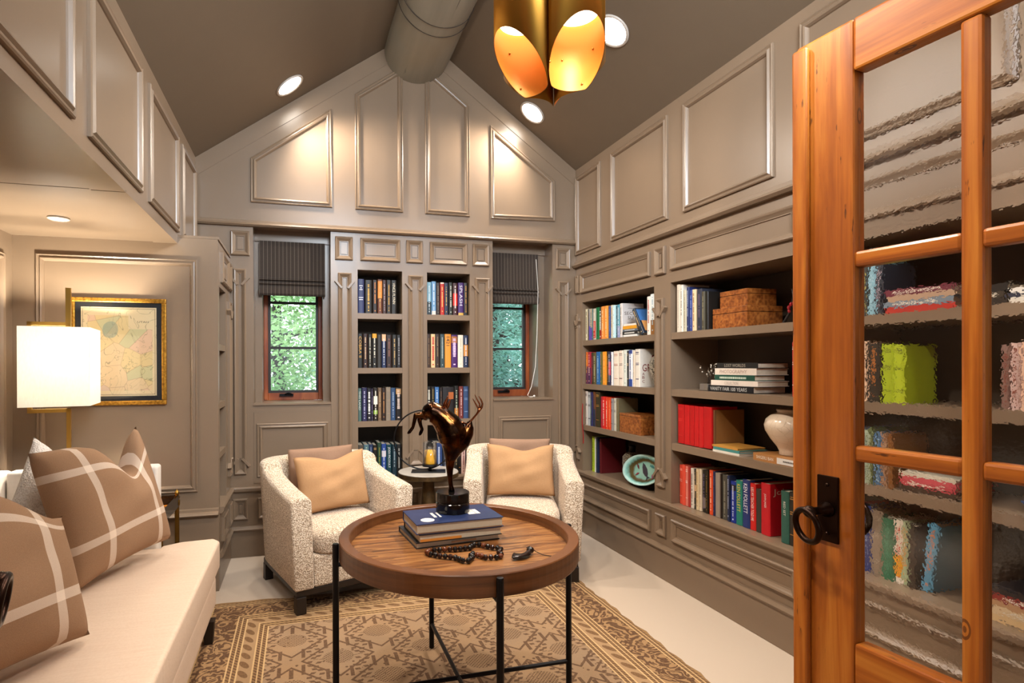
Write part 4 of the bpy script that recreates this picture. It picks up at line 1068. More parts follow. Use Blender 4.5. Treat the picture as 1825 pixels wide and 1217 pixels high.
ROWS['B4']=[
(2.908, 0.033, 0.229, 'dd4a34', 'f0a090', '~b'),
(2.874, 0.028, 0.234, 'e2523c', 'f6d4cc', ''),
(2.845, 0.023, 0.231, 'e08070', 'f8e0dc', '~b'),
(2.82, 0.019, 0.231, 'a83228', '7a2018', ''),
(2.799, 0.027, 0.227, 'e0d6c6', '3a3028', '~v'),
(2.769, 0.017, 0.228, '3a342c', 'd8b28a', '~v', 'f:.45:.6:d8b28a'),
(2.749, 0.023, 0.232, 'd9c49c', 'a8843c', '~v'),
(2.725, 0.021, 0.234, 'dccbb0', 'b09a7a', '~v'),
(2.701, 0.029, 0.233, '1e1b16', '6d5f86', '~v', 'f:.1:.35:7a6c62'),
(2.669, 0.023, 0.237, '201a0c', '8a6c2c', '~v'),
(2.643, 0.028, 0.242, 'd8481e', 'f4cfae', '~v'),
(2.613, 0.018, 0.24, '23264a', '5a5c80', '~v'),
(2.593, 0.037, 0.237, '96897c', '7b7064', ''),
(2.555, 0.01, 0.237, '3c3028', '5c5048', ''),
(2.542, 0.042, 0.236, '4a473f', '8b8878', '~v'),
(2.498, 0.018, 0.239, '1d2a4c', 'b9c2d4', '~v'),
(2.48, 0.04, 0.214, '15308c', 'c8cfe8', '~v', 'f:.78:.92:201c1c'),
(2.438, 0.045, 0.227, '1d7a6a', 'd8c04a', 'KEN FOLLETT'),
(2.39, 0.05, 0.24, '20326e', 'eef0f4', 'KEN FOLLETT'),
(2.339, 0.038, 0.23, 'c81c18', 'f6ece0', 'LIES MY TEACHER TOLD ME'),
(2.299, 0.037, 0.21, '38332c', '4a443c', ''),
]
ROWS['B4b']=[
(2.239, 0.055, 0.248, 'bf1220', 'f4eae4', 'JOHN JAKES'),
]
ROWS['B4c']=[
(2.111, 0.045, 0.238, '2b5a4e', 'eae6da', 'RED SET'),
(2.065, 0.033, 0.242, '25221c', 'a8793c', '~b'),
]
ROWS['C1']=[
(1.733, 0.025, 0.189, '8a4a16', 'e8d0a8', '~v'),
(1.707, 0.031, 0.19, '3a3c38', 'c8b85a', '~v'),
(1.675, 0.027, 0.251, '8ab8c8', 'b8d8e4', '~v'),
(1.648, 0.026, 0.197, '33363f', 'b8a8b4', '~v'),
]
ROWS['C2']=[
(1.733, 0.026, 0.228, 'd8a884', 'f0d8c0', '~b'),
(1.706, 0.027, 0.233, 'ecc8a8', '4a3020', '~v'),
(1.677, 0.052, 0.226, '2a231a', 'b8702c', '~v'),
(1.622, 0.042, 0.219, 'a3b818', '6d7a10', '~b'),
(1.579, 0.04, 0.215, 'b0c41e', '6d7a10', '~b'),
]
ROWS['C3']=[
(1.731, 0.014, 0.214, 'b8a898', '6a5a50', '~v'),
(1.716, 0.02, 0.216, '6a7088', 'b8bcc8', '~v'),
(1.694, 0.022, 0.207, 'a8b8a0', '5a6a5a', '~v'),
(1.67, 0.016, 0.217, '5c6a3c', '98a070', '~v'),
(1.651, 0.024, 0.204, '3f6f98', 'a8c8dc', '~v'),
(1.625, 0.02, 0.204, 'a88468', '6a4a3a', '~v'),
(1.603, 0.022, 0.199, '7a4a18', 'a87838', '~v'),
]
ROWS['C4']=[
(1.748, 0.014, 0.265, 'b83028', 'd85848', '~v'),
(1.732, 0.041, 0.257, '253878', '8090b8', '~v'),
(1.689, 0.043, 0.253, '8d7c6a', 'b0a08c', '~b'),
(1.645, 0.045, 0.236, '2f6f50', '4a9070', '~v'),
(1.599, 0.027, 0.237, 'e6dccc', 'c85030', '~v', 'f:.1:.45:e8a818'),
(1.57, 0.02, 0.235, 'a8b890', 'd8924a', '~v'),
(1.549, 0.026, 0.231, '33291f', '5a4a38', ''),
]

WORD={0:'first',1:'second',2:'third',3:'fourth',4:'fifth',5:'sixth',6:'seventh',7:'eighth',8:'ninth',9:'tenth',10:'eleventh',11:'twelfth',12:'thirteenth',13:'fourteenth',14:'fifteenth',15:'sixteenth',16:'seventeenth',17:'eighteenth',18:'nineteenth',19:'twentieth',20:'twenty-first'}
import colorsys
def cname(h):
    r,g,b=[int(h[i:i+2],16)/255 for i in (0,2,4)]; hh,s,v=colorsys.rgb_to_hsv(r,g,b); d=hh*360
    if v<.15: return 'black'
    if s<.16: return 'white' if v>.78 else ('pale grey' if v>.55 else ('grey' if v>.32 else 'charcoal'))
    if d<16 or d>342: n='red' if s>.55 else 'dusty pink'
    elif d<42: n=('orange' if v>.75 and s>.6 else ('cream' if v>.7 else 'brown'))
    elif d<62: n='cream' if v>.7 and s<.4 else ('yellow' if v>.6 else 'olive brown')
    elif d<85: n='lime green' if v>.6 else 'olive'
    elif d<165: n='green'
    elif d<195: n='teal'
    elif d<250: n='blue'
    elif d<290: n='purple'
    else: n='plum'
    if n in('cream','orange','yellow','lime green','dusty pink','olive','olive brown','plum'): return n
    return ('dark ' if v<.38 else ('light ' if v>.7 and s<.45 else ''))+n
def book(x,wd,h,depth,loc,rz,cover,tcol,title,extra,label,group,lean=0):
    """local: x across the spine 0..wd, y from the spine inward, z up"""
    t=thing('book',label,'book',loc,rz,group)
    if lean: t.rotation_euler=(0,lean,rz)
    m=MB(); b=min(.003,wd*.2); c=plain(cover,.42); q=wd/2
    pr=[(0,depth),(0,.004),(wd*.12,.0012),(wd*.3,0),(wd*.7,0),(wd*.88,.0012),(wd,.004),(wd,depth),(wd-b,depth),(wd-b,.006),(b,.006),(b,depth)]
    m.prism(pr,lambda u,v,z:(u,v,z),0,h); m.build('cover',c,t)
    bx('page_block',PAGES,t,b,wd-b,.006,depth-.004,.004,h-.004)
    tm=plain(tcol,.5); top=h
    for e in extra:
        k,z0,z1,col=e.split(':'); z0,z1=float(z0)*h,float(z1)*h
        if k=='f':
            MB().prism([(wd*.02,.0036),(wd*.12,.0007),(wd*.3,-.0005),(wd*.7,-.0005),(wd*.88,.0007),(wd*.98,.0036),(wd*.98,.005),(wd*.02,.005)],lambda u,v,z:(u,v,z),z0,z1).build('spine_band',plain(col,.45),t)
        else: bx('spine_block',plain(col,.45),t,wd*.5,wd*.95,-.0008,.002,z0,z1)
    R=random.Random(int((x*1000)%9973)+int(h*1e4)); 
    if title.startswith('~') or title=='':
        k=title[1:]; bars=MB()
        if k in('v','V'):
            z=h*R.uniform(.86,.93); ww=wd*(.26 if k=='v' else .5); end=h*R.uniform(.22,.36)
            while z>end:
                l=h*R.uniform(.014,.03)*(1 if k=='v' else 1.4); o=ww*R.uniform(.8,1)
                bars.box(wd/2-o/2,wd/2+o/2,-.0009,.0004,z-l,z); z-=l+h*.008
                if R.random()<.16: z-=h*.03
            zz=h*R.uniform(.06,.1); bars.box(wd/2-ww*.35,wd/2+ww*.35,-.0009,.0004,zz,zz+h*.035)
            if k=='v' and R.random()<.6:
                z=end-h*.03
                while z>h*.15:
                    l=h*R.uniform(.008,.016); bars.box(wd*.42,wd*.58,-.0009,.0004,z-l,z); z-=l+h*.007
        elif k=='b':
            for z in (.9,.86,.62,.58,.2): bars.box(wd*.18,wd*.82,-.0009,.0004,h*z,h*(z+R.uniform(.008,.022)))
        elif k=='4':
            for z,a in ((.79,.7),(.73,.3),(.68,.6),(.45,.85),(.39,.75)): bars.box(wd/2-a*wd/2*.85,wd/2+a*wd/2*.85,-.0009,.0004,h*z,h*(z+.025))
        if bars.v: bars.build('spine_lettering',tm,t)['kind']='stuff'
    else:
        L_=min(.62*h,len(title)*wd*.62) if len(title)>4 else .27*h
        if title in('JOHN JAKES','RED SET'): L_=.27*h; wd_=wd*.3
        if len(title)>12: L_=.72*h
        lettering(title,tm,t,(wd/2,-.0012,h*(.92 if title not in('JOHN JAKES','RED SET') else .80)-L_/2),(0,0,-1),(1,0,0),L_,wd*(.52 if len(title)<14 else .46)*(1 if title not in('JOHN JAKES','RED SET') else .5))
    return t
PLACE={'L':'left bay of the narrow bookcase between the windows','M':'right bay of the narrow bookcase between the windows','A':'far bay of the right wall bookcase','B':'middle bay of the right wall bookcase','C':'near bay of the right wall bookcase, behind the door glass'}
SHELF={'1':'top shelf','2':'second shelf','3':'third shelf','4':'lowest shelf'}
BZ={'1':1.676,'2':1.283,'3':.898,'4':.479}; RBZ={'1':1.488,'2':1.154,'3':.836,'4':.479}
SHORT={'L':'left bay between the windows','M':'right bay between the windows','A':'far right-wall bay','B':'middle right-wall bay','C':'near right-wall bay behind glass'}
def rowlabel(key,i,n,cov,title):
    o=WORD[i]
    return '%s book, %s from left, %s, %s'%(cname(cov),o,SHELF[key[1]],SHORT[key[0]])
def shelf_row(key,rows,lo,hi,axis,depth=.17,inset_=.028,idx0=0):
    k0=key[0]; n=len(rows)
    if axis=='x':
        s0=rows[0][0]; s1=rows[-1][0]+rows[-1][1]; f=min(1,(hi-lo)/(s1-s0)); off=max(lo-s0,min(0,hi-(s0+(s1-s0)*f)))
        if s0<lo: off=lo-s0
    rnd=random.Random(len(key)+n)
    for i,r in enumerate(rows):
        p,wd,h,cov,tc,ti=r[:6]; ex=r[6:]
        lab=rowlabel(key,i+idx0,n,cov,ti); g='books on the %s, %s'%(SHELF[key[1]],SHORT[k0])
        d=depth*rnd.uniform(.9,1.08); ins=inset_+rnd.uniform(0,.008)
        if axis=='x':
            x=s0+off+(p-s0)*f; wd=wd*f-.0006
            book(p,wd,h,min(d,.25),(x,YB+ins,BZ[key[1]]+.0005),0,cov,tc,ti,ex,lab,g)
        else:
            # p = far edge (large Y); local x runs towards -Y
            book(p,wd-.0006,h,d,(XR+ins,p,RBZ[key[1]]+.0005),-PI/2,cov,tc,ti,ex,lab,g)
for k in ('L1','L2','L3','L4'): shelf_row(k,ROWS[k],.395,.711,'x')
for k in ('M1','M2','M3','M4'): shelf_row(k,ROWS[k],.903,1.227,'x')
def yfit(rows,s,hi,lo):
    R=[(r[0]*s,r[1]*s)+tuple(r[2:]) for r in rows]; a=R[0][0]; b=R[-1][0]-R[-1][1]
    if a>hi:
        f=(hi-b)/(a-b); R=[(b+(r[0]-b)*f,r[1]*f)+tuple(r[2:]) for r in R]
    return R
for k,s,hi,lo in (('A1',.983,3.912,3.01),('A2',.983,3.912,3.01),('A3',.983,3.912,3.01),('B1',.986,2.842,1.95),('B4',.984,2.842,1.95),('C1',1,1.776,.9),('C2',1,1.776,.9),('C3',1,1.776,.9),('C4',1,1.776,.9)):
    shelf_row(k,yfit(ROWS[k],s,hi,lo),lo,hi,'y',inset_=.045 if k in('B4','C4') else .015)
shelf_row('B4',yfit(ROWS['B4b'],.994,2.842,0),0,0,'y',depth=.20,inset_=.035,idx0=21) if False else None
WORD[21]='twenty-second'; WORD[22]='twenty-third'; WORD[23]='twenty-fourth'
shelf_row('B4',yfit(ROWS['B4b'],.994,2.842,0),0,0,'y',depth=.20,inset_=.038,idx0=21)
shelf_row('B4',yfit(ROWS['B4c'],.993,2.842,0),0,0,'y',depth=.17,inset_=.028,idx0=22)
# the leaning red set on the third shelf, middle bay
y=2.838; LN=.075
for i,r in enumerate(ROWS['B3']):
    wd=r[1]*.90; b=book(r[0],wd-.001,.226,.17,(XR+.03,y-.012-.001*i,.8372+wd*math.sin(LN)),-PI/2,r[3],r[4],'~b' if i==0 else '','', 'plain red book, %s from left in the red set, third shelf, middle bay'%WORD[i],'leaning set of red books'); 
    b.rotation_euler=(0,-0.0,-PI/2); y-=wd
bd=thing('cardboard_box_file','brown board box file standing right of the red book set, third shelf','file box',(XR+.045,y-.016,.837),-PI/2)
bx('board_case',plain('8a5c28',.7),bd,0,.012,0,.19,0,.216,bevel=.001); bx('corner_strip',plain('6a4420',.7),bd,-.0006,.0126,-.0008,.006,0,.216)
# far bay, lowest shelf
y=3.885
for i,(wd,h,cv,dp) in enumerate(((.040,.268,'a8bf2a',.17),(.016,.268,'d7d6cc',.17),(.022,.268,'202842',.17))):
    book(y,wd,h,dp,(XR+.06,y,.4795),-PI/2,cv,'6a7a20','~v' if i!=1 else '','','%s book, %s from the left on the lowest shelf of the far right-wall bay'%(cname(cv),WORD[i]),'books on the lowest shelf, far right-wall bay'); y-=wd+.002
book(y,.022,.262,.215,(XR+.075,y-.004,.4795),-PI/2,'5a1014','7a2020','','','dark red book showing its broad bare cover, lowest shelf of the far bay','books on the lowest shelf, far right-wall bay')
# titles printed on covers that face the near side
def cover_text(y,x0,items,col):
    pass
def front_title(bookobj,wd,items,col):
    """lettering on the board at local x = wd, read from the near side (local +x)"""
    for s,d,z,w_,h_ in items: lettering(s,plain(col,.6),bookobj,(wd+.0006,d,z),(0,1,0),(0,0,1),w_,h_,'cover_lettering')
def find(label):
    return [o for o in bpy.data.objects if o.get('label')==label][0]
def bybook(key,i,rowset,s,hi):
    R=yfit(rowset,s,hi,0); lab=rowlabel(key,i,0,R[i][3],''); return find(lab),R[i][1]-.0006
b,wd=bybook('A1',15,ROWS['A1'],.983,3.912); front_title(b,wd,[('SECO',.066,.165,.095,.022),('SU',.066,.135,.045,.022),('~',.07,.20,.05,.004),('~',.07,.10,.06,.004)],'5a4a42')
b,wd=bybook('A2',16,ROWS['A2'],.983,3.912); front_title(b,wd,[('S',.105,.185,.03,.05),('GRA',.07,.125,.10,.048),('A',.028,.085,.018,.018),('B',.028,.062,.018,.018),('C',.028,.036,.018,.018)],'7a1414')
b=find(rowlabel('B4',21,0,'bf1220','')); front_title(b,ROWS['B4b'][0][1]*.994-.0006,[('John',.075,.205,.11,.038)],'d8b8a0')
# ================================================================== other things on the shelves
GB='books lying in a stack, second shelf of the middle bay'
def lying(label,y0,y1,x0,d,z,h,cov,title,tcol,group,yaw=0,tsz=.6):
    """book lying flat with its spine (running along Y) facing the room"""
    w_=abs(y0-y1); t=slabbook('book',label,(XR+x0+d/2,(y0+y1)/2,z),-PI/2+yaw,w_,d,h,cov,group=group)
    if title:
        L_=w_*tsz; 
        if title=='~':
            m=MB(); R=random.Random(int(z*1e4)); x=-w_*.36
            while x<w_*.3: l=w_*R.uniform(.015,.05); m.box(x,x+l,-d/2-.0006,-d/2+.001,h*.3,h*.66); x+=l+w_*.012
            m.build('spine_lettering',plain(tcol,.5),t)
        else: lettering(title,plain(tcol,.5),t,(-w_*.04,-d/2-.0008,h/2),(1,0,0),(0,0,1),L_,h*.55)
    return t
z=1.1546
for lab,y0,y1,x0,d,h,cov,ti,tc,ts in (
  ('black book with silver title, bottom of the stack beside the twig vase, second shelf',2.575,2.262,.035,.20,.034,'17181c','VANITY FAIR 100 YEARS','c8c8c4',.82),
  ('thin white book, second from the bottom of the stack beside the twig vase',2.560,2.240,.040,.19,.027,'e4d6c8','COLLECTION','a89a90',.3),
  ('dark green book in the middle of the stack beside the twig vase, second shelf',2.535,2.262,.042,.19,.028,'1f4a3c','~','c8d4c0',.6),
  ('white photography book, second from the top of the stack beside the twig vase',2.535,2.252,.044,.195,.034,'e0d2c2','PHOTOGRAPHY','a08878',.66),
  ('charcoal book on top of the stack beside the twig vase, second shelf',2.520,2.245,.045,.19,.028,'222120','LOST WORLDS','a8a090',.52)):
    lying(lab,y0,y1,x0,d,z,h,cov,ti,tc,GB,tsz=ts); z+=h+.0006
t=thing('twig_vase','dried twigs in a small clear glass cube left of the stacked books, second shelf','vase',(XR+.075,2.625,1.1545))
MB().rings([[(a*.034,b*.034,z) for a,b in ((-1,-1),(1,-1),(1,1),(-1,1))] for z in (.0,.045)]).build('glass_cube',VGLASS,t,bevel=.003)
bx('pebble_fill',plain('9a8f82',.6),t,-.030,.030,-.030,.030,.003,.038)
rt=random.Random(12)
for k in range(11):
    a=rt.uniform(0,2*PI); L_=rt.uniform(.07,.135); s=rt.uniform(.02,.06)
    p=[(0,0,.03),(math.cos(a)*s*.4,math.sin(a)*s*.4,.03+L_*.5),(math.cos(a)*s,math.sin(a)*s*1.2,.03+L_)]
    tw=MB().tube(p,[.0016,.0013,.0009],5).build('twig',plain('3a2a1c',.8),t)
    for q in range(3): 
        c=Vector(p[1]).lerp(Vector(p[2]),rt.uniform(.2,1)); MB().sphere((c.x+rt.uniform(-.008,.008),c.y+rt.uniform(-.008,.008),c.z),.0042,6,5).build('bud',plain('c9bfae' if rt.random()<.5 else '6a5a48',.6),tw)
# wooden boxes
def wbox(label,yc,xc,z,wy,dx,h,lid,group=None,rz=0):
    t=thing('wooden_box',label,'box',(xc,yc,z),rz,group)
    bx('box_body',BURL,t,-dx/2,dx/2,-wy/2,wy/2,0,h-lid-.001,bevel=.002)
    bx('lid',BURL,t,-dx/2,dx/2,-wy/2,wy/2,h-lid+.001,h,bevel=.002); return t
wbox('large burl wood box under the smaller one, top shelf of the middle bay',2.432,XR+.155,1.4885,.24,.22,.108,.03,'stacked burl wood boxes',.0)
wbox('smaller burl wood box on top of the larger one, top shelf of the middle bay',2.425,XR+.155,1.5975,.19,.18,.088,.026,'stacked burl wood boxes',.0)
wbox('single burl wood box right of the leaning paperbacks, third shelf of the far bay',3.312,XR+.145,.8365,.25,.24,.132,.018)
t=thing('carved_bird_figure','slender dark twig ornament with red accents right of the burl boxes, top shelf','ornament',(XR+.13,2.17,1.4885))
MB().lathe([(.02,0),(.02,.006),(.004,.010)],n=16).build('foot',plain('2a1a14',.5),t)
MB().tube([(0,0,.008),(.005,-.02,.05),(.005,-.035,.09),(0,-.05,.13),(0,-.045,.16),(0,-.038,.168)],[.004,.005,.005,.004,.003,.001],8).build('twig_stem',plain('1f1815',.5),t,smooth=True)
MB().tube([(0,.012,.008),(.01,-.01,.05),(.02,-.03,.085)],[.003,.003,.002],6).build('twig_branch',plain('2a201c',.5),t)
for k,(yy,zz) in enumerate(((-.03,.08),(-.038,.095),(-.025,.065),(-.045,.10))): MB().sphere((.004*k-.006,yy,zz),.007,8,6,(1,1,1.5)).build('red_berry',plain('a8202a',.4),t)
# far bay, top shelf : small stack, leaning book, white books
GS='small stack of books, top shelf of the far bay'; z=1.4886
for lab,y0,y1,h,cov,ti in (('white book at the bottom of the small stack, top shelf of the far bay',3.38,3.22,.014,'e2e2de',''),('dark book with pale lettering, second in the small stack on the top shelf',3.39,3.215,.022,'2a2422','~'),('blue and white book, third in the small stack on the top shelf',3.385,3.22,.014,'5a6470','~'),('yellow book near the top of the small stack, top shelf of the far bay',3.385,3.225,.022,'d8961e',''),('thin white book topmost of the small stack, top shelf of the far bay',3.375,3.23,.012,'e8e0d4','')):
    lying(lab,y0,y1,.02,.13,z,h,cov,ti,'d8d4cc',GS); z+=h+.0006
b=book(3.2,.030,.20,.15,(XR+.03,3.262,1.4985),-PI/2,'1e2a3a','c8a878','~v',(),'dark blue book with pictorial cover leaning left across the small stack, top shelf','')
b.location=(XR+.016,3.150,1.4892); b.rotation_euler=(0,0,0); b.matrix_world=Matrix.Translation((XR+.016,3.165,1.4892))@Matrix.Rotation(-PI/2,4,'Z')@Matrix.Rotation(-.56,4,'Y')
bx('cover_art',plain('3f6ea8',.4),b,.0300,.0306,.01,.14,.10,.19); bx('cover_art',plain('d89a5a',.4),b,.0300,.0306,.02,.12,.02,.10)
book(3.13,.036,.242,.16,(XR+.012,3.100,1.4886),-PI/2,'ddd6cc','a8241c','~v',('f:.0:.3:e8e0d4',),'white book with red figure, second from the right end of the top shelf, far bay','white books at the right end of the top shelf')
book(3.09,.050,.252,.16,(XR+.010,3.062,1.4886),-PI/2,'dde4e4','9ab0b8','~v',('f:.0:.36:8a5a24',),'thick white book with brown band, right end of the top shelf, far bay','white books at the right end of the top shelf')
# vases
def mosaic():
    a=M('mosaic_stone'); v=a.voro(150); a.set(a.ramp(V(a.nt,a.voro(150,out='Color')),[(.2,'2a241c'),(.5,'7a7060'),(.8,'b8ac98')]),.4); a.bump(v,.5,.003); return a.m
MOS=mosaic()
t=thing('mosaic_vase','round grey mosaic vase at the right end of the second shelf, far bay','vase',(XR+.135,3.098,1.1546))
MB().lathe([(.045,0),(.05,.004),(.07,.05),(.088,.11),(.09,.15),(.078,.185),(.055,.205),(.05,.215),(.044,.215),(.04,.20),(.002,.19)],n=40).build('vase_body',MOS,t,smooth=True)
t=thing('pebbled_vase','dark pebbled vase with short neck behind the painted plate, lowest shelf','vase',(XR+.165,3.50,.4795))
MB().lathe([(.045,0),(.05,.003),(.06,.05),(.068,.12),(.066,.165),(.045,.19),(.024,.20)],n=36).build('vase_body',M('dark_pebble').m if False else boucle('dark_pebble','0e0b09','3a2e22','7a6a52',120,.8),t,smooth=True)
MB().lathe([(.024,.20),(.022,.23),(.027,.245),(.023,.247),(.018,.23),(.002,.22)],n=24).build('vase_neck',plain('15110f',.3),t,smooth=True)
CER=M('crackled_ivory_glaze'); n_=CER.noise(7,4,vec=CER.map((1,1,3))); n2_=CER.voro(22,feature='DISTANCE_TO_EDGE')
CER.set(CER.mix(n2_.lt(.012)*.35,CER.mix(n_,'cdb79c','e2d2bd'),'9a8468'),.16)
SB='books under the ivory vase'
t=lying('tan and white book lying under the ivory vase on the third shelf','2.245' and 2.245,1.955,.018,.20,.8366,.034,'b07a44','','e8e0d4',None)
bx('white_spine_half',plain('e0dcd8',.5),t,-.005,.145,-.1012,-.09,.0032,.0308)
lettering('SHIGERU BAN',plain('efe6d6',.5),t,(-.075,-.1013,.018),(1,0,0),(0,0,1),.10,.015)
m=MB(); x=.03
for k in range(9): m.box(x,x+.006,-.1018,-.10,.014,.021); x+=.0085
m.build('spine_lettering',plain('4a4640',.5),t)
t=thing('ivory_vase','large round ivory crackle-glazed vase standing on a book, third shelf','vase',(XR+.125,2.128,.8712))
MB().lathe([(.048,0),(.052,.002),(.050,.017),(.060,.038),(.088,.076),(.109,.114),(.114,.139),(.106,.168),(.085,.187),(.062,.197),(.058,.200),(.062,.212),(.060,.217),(.052,.215),(.048,.199),(.002,.190)],n=64).build('vase_body',CER.m,t,smooth=True)
z=.8366
for lab,y0,y1,h,cov in (('white booklet at the bottom of the small pile right of the red books',2.522,2.335,.012,'e2dccf'),('teal and tan booklet in the middle of the small pile right of the red books',2.518,2.335,.014,'3f8a88'),('worn ochre booklet on top of the small pile right of the red books',2.526,2.345,.009,'c08a3e')):
    lying(lab,y0,y1,.018,.17,z,h,cov,'','',"small pile of booklets, third shelf"); z+=h+.0006
book(2.04,.022,.245,.17,(XR+.03,2.035,1.1546),-PI/2,'c4202a','f0e8e0','~b',(),'red book with white spine at the right end of the second shelf, beside the door','')
# painted plate
t=thing('painted_plate','oval teal plate painted with fish, leaning on the lowest shelf of the far bay','plate',(XR+.085,3.250,.4795))
def platemat():
    a=M('teal_glaze'); x,y,z=a.xyz(); n=a.noise(24,4); r=((y/.212)*(y/.212)+(z/.105)*(z/.105)).sqrt()
    col=a.ramp(r+n*.18,[(.25,'8fb5a6'),(.60,'7fae9e'),(.70,'5a4422'),(.82,'4a4a30'),(.93,'7fb5ac'),(1,'b0d4cd')])
    a.set(col,.12); return a.m
R=[]
for k,(s,d) in enumerate(((.001,.012),(.3,.012),(.55,.013),(.68,.008),(.84,-.010),(.97,-.018),(1.0,-.016),(.99,-.008),(.84,.006),(.66,.022),(.4,.025),(.001,.025))):
    R.append([(d,.212*s*math.cos(q),.105*s*math.sin(q)) for q in [2*PI*i/60 for i in range(60)]])
p=MB().rings(R).build('plate_body',platemat(),t,smooth=True); LM=Matrix.Translation((0,0,.118))@Matrix.Rotation(math.radians(16),4,'Y')@Matrix.Rotation(math.radians(-7),4,'X'); p.matrix_local=LM
def fishshape(name,yc,zc_,L_,ang,mat):
    pts=[(-.5,0),(-.3,.13),(0,.2),(.25,.12),(.36,.03),(.5,.16),(.46,0),(.5,-.16),(.36,-.03),(.25,-.1),(0,-.15),(-.3,-.1)]
    c,s=math.cos(ang),math.sin(ang)
    MB().prism([(yc+L_*(u*c-v*s),zc_+L_*(u*s+v*c)) for u,v in pts],lambda u,v,h:(.0105-h,u,v),0,.0016).build(name,mat,p)
fishshape('painted_fish',-.01,0.0,.13,-2.2,plain('3a3640',.2)); fishshape('painted_fish',.075,.025,.045,.9,plain('6a2a34',.2)); fishshape('painted_fish',-.075,.03,.05,.3,plain('3f7a78',.2)); fishshape('painted_fish',.07,-.025,.04,-.4,plain('8a3a44',.2)); fishshape('painted_fish',-.09,-.035,.03,1.2,plain('8a3a6a',.2))
bx('easel_foot',DARKW,t,.004,.06,-.06,-.045,0,.006); bx('easel_foot',DARKW,t,.004,.06,.045,.06,0,.006)
MB().tube([(.055,0,.004),(.075,0,.16)],.004,6).build('easel_back',DARKW,t)
t=thing('ribbon_bookmark','thin red ribbon hanging in front of the third shelf, far bay','ribbon',(XR-.002,3.905,.70))
MB().rings([[(-.004+.002*math.sin(k*.8),.008*math.sin(k*.5)-.006,.30-k*.028),(-.004+.002*math.sin(k*.8),.008*math.sin(k*.5)+.006,.30-k*.028),(-.003+.002*math.sin(k*.8),.008*math.sin(k*.5)+.006,.30-k*.028),(-.003+.002*math.sin(k*.8),.008*math.sin(k*.5)-.006,.30-k*.028)] for k in range(12)]).build('ribbon_band',plain('a8141c',.5),t)
# near bay, behind the door glass
def stack(group,items,x0,d,z,y0,y1,where):
    for i,(h,cov,dy) in enumerate(items):
        n=len(items); pos='bottom' if i==0 else ('top' if i==n-1 else WORD[i]+' from bottom')
        lying('%s book, %s of %s'%(cname(cov),pos,where),y0+dy,y1+dy,x0,d,z,h,cov,'~' if i%2 else '', 'e0d8c8',group); z+=h+.0006
stack('stack on the top shelf seen through the door',[(.022,'b83226',0),(.02,'7a8a98',.005),(.021,'b89a80',-.004),(.022,'6e2a3a',.003)],.03,.19,1.4886,1.615,1.385,'the coloured top-shelf stack behind the door glass')
stack('dark stack on the top shelf seen through the door',[(.02,'2a211a',0),(.022,'3a3024',.01),(.024,'1e1814',-.005)],.05,.19,1.4886,1.34,1.25,'the dark top-shelf stack behind the door glass')
stack('pale stack on the top shelf seen through the door',[(.016,'d8d2c6',0),(.014,'2e3040',.005),(.016,'e4e0d8',-.005)],.03,.18,1.4886,1.235,1.02,'the pale top-shelf stack behind the door glass')
stack('coloured stack on the third shelf seen through the door',[(.02,'3a2a1e',0),(.018,'b8404a',.004),(.016,'c8505a',-.004),(.014,'d0c8b4',.0)],.03,.18,.8366,1.565,1.38,'the red third-shelf stack behind the door glass')
stack('stack on the lowest shelf seen through the door',[(.024,'d8b888',0),(.022,'d8c09a',-.004),(.02,'b8906a',.006),(.02,'8a2a24',.0),(.022,'232226',.004)],.03,.19,.4795,1.285,1.06,'the lowest-shelf stack behind the door glass')
y=1.252
for i,(wd,h,cov) in enumerate(((.022,.205,'8a6a60'),(.024,.21,'cfb0a8'),(.030,.215,'e0b8a0'),(.02,.21,'3a302a'),(.028,.2,'d8c8b8'))):
    book(y,wd,h,.17,(XR+.025,y,1.1546),-PI/2,cov,'8a4a3a','~v',(),'%s book, %s from left in the second-shelf group behind the hinge-side glass'%(cname(cov),WORD[i]),'pale books on the second shelf seen through the door'); y-=wd+.002
b=book(1.47,.034,.245,.17,(0,0,0),-PI/2,'4f8fb0','c87a4a','~v',(),'light blue book leaning at the right end of the lowest shelf, seen through the door',''); b.matrix_world=Matrix.Translation((XR+.06,1.515,.4855))@Matrix.Rotation(-PI/2,4,'Z')@Matrix.Rotation(.12,4,'Y')
t=thing('toy_boat','small yellow and blue toy boat on the third shelf behind the door glass','toy',(XR+.09,1.19,.8366))
MB().rings([[(u*s,v*l,z) for u,v in ((0,-1),(.5,-.6),(.6,0),(.5,.7),(-.5,.7),(-.6,0),(-.5,-.6))] for s,l,z in ((.03,.035,.002),(.045,.055,.035))]).build('hull',plain('2f4f86',.35),t)
MB().box(-.02,.02,-.02,.03,.036,.06).build('cabin',plain('d8a818',.35),t,bevel=.004); MB().tube([(0,-.01,.06),(0,-.01,.085)],.003,6).build('mast',plain('d8d0c0',.4),t)
# low corner bookcase
for i,(z,items) in enumerate(((1.429,((.03,.2,'c9c4b8'),(.03,.22,'8fa0a8'))),(1.083,((.035,.23,'2a3a4a'),(.03,.22,'b8b0a4'),(.03,.2,'4a3a34'))),(.79,((.035,.2,'d8cfc0'),(.03,.21,'c8a890'),(.03,.2,'3a2a26'))),(.478,((.03,.24,'a83a34'),(.035,.235,'c8b8a8'),(.03,.22,'6a3a30'))))):
    y=3.51
    for j,(wd,h,cov) in enumerate(items):
        book(y,wd,h,.17,(XL-.03,y,z+.0006),PI/2,cov,'d8d0c4','~v',(),'%s book, %s from the front on the %s shelf of the low corner bookcase'%(cname(cov),WORD[j],('top','second','third','lowest')[i]),'books in the low corner bookcase'); y+=wd+.003
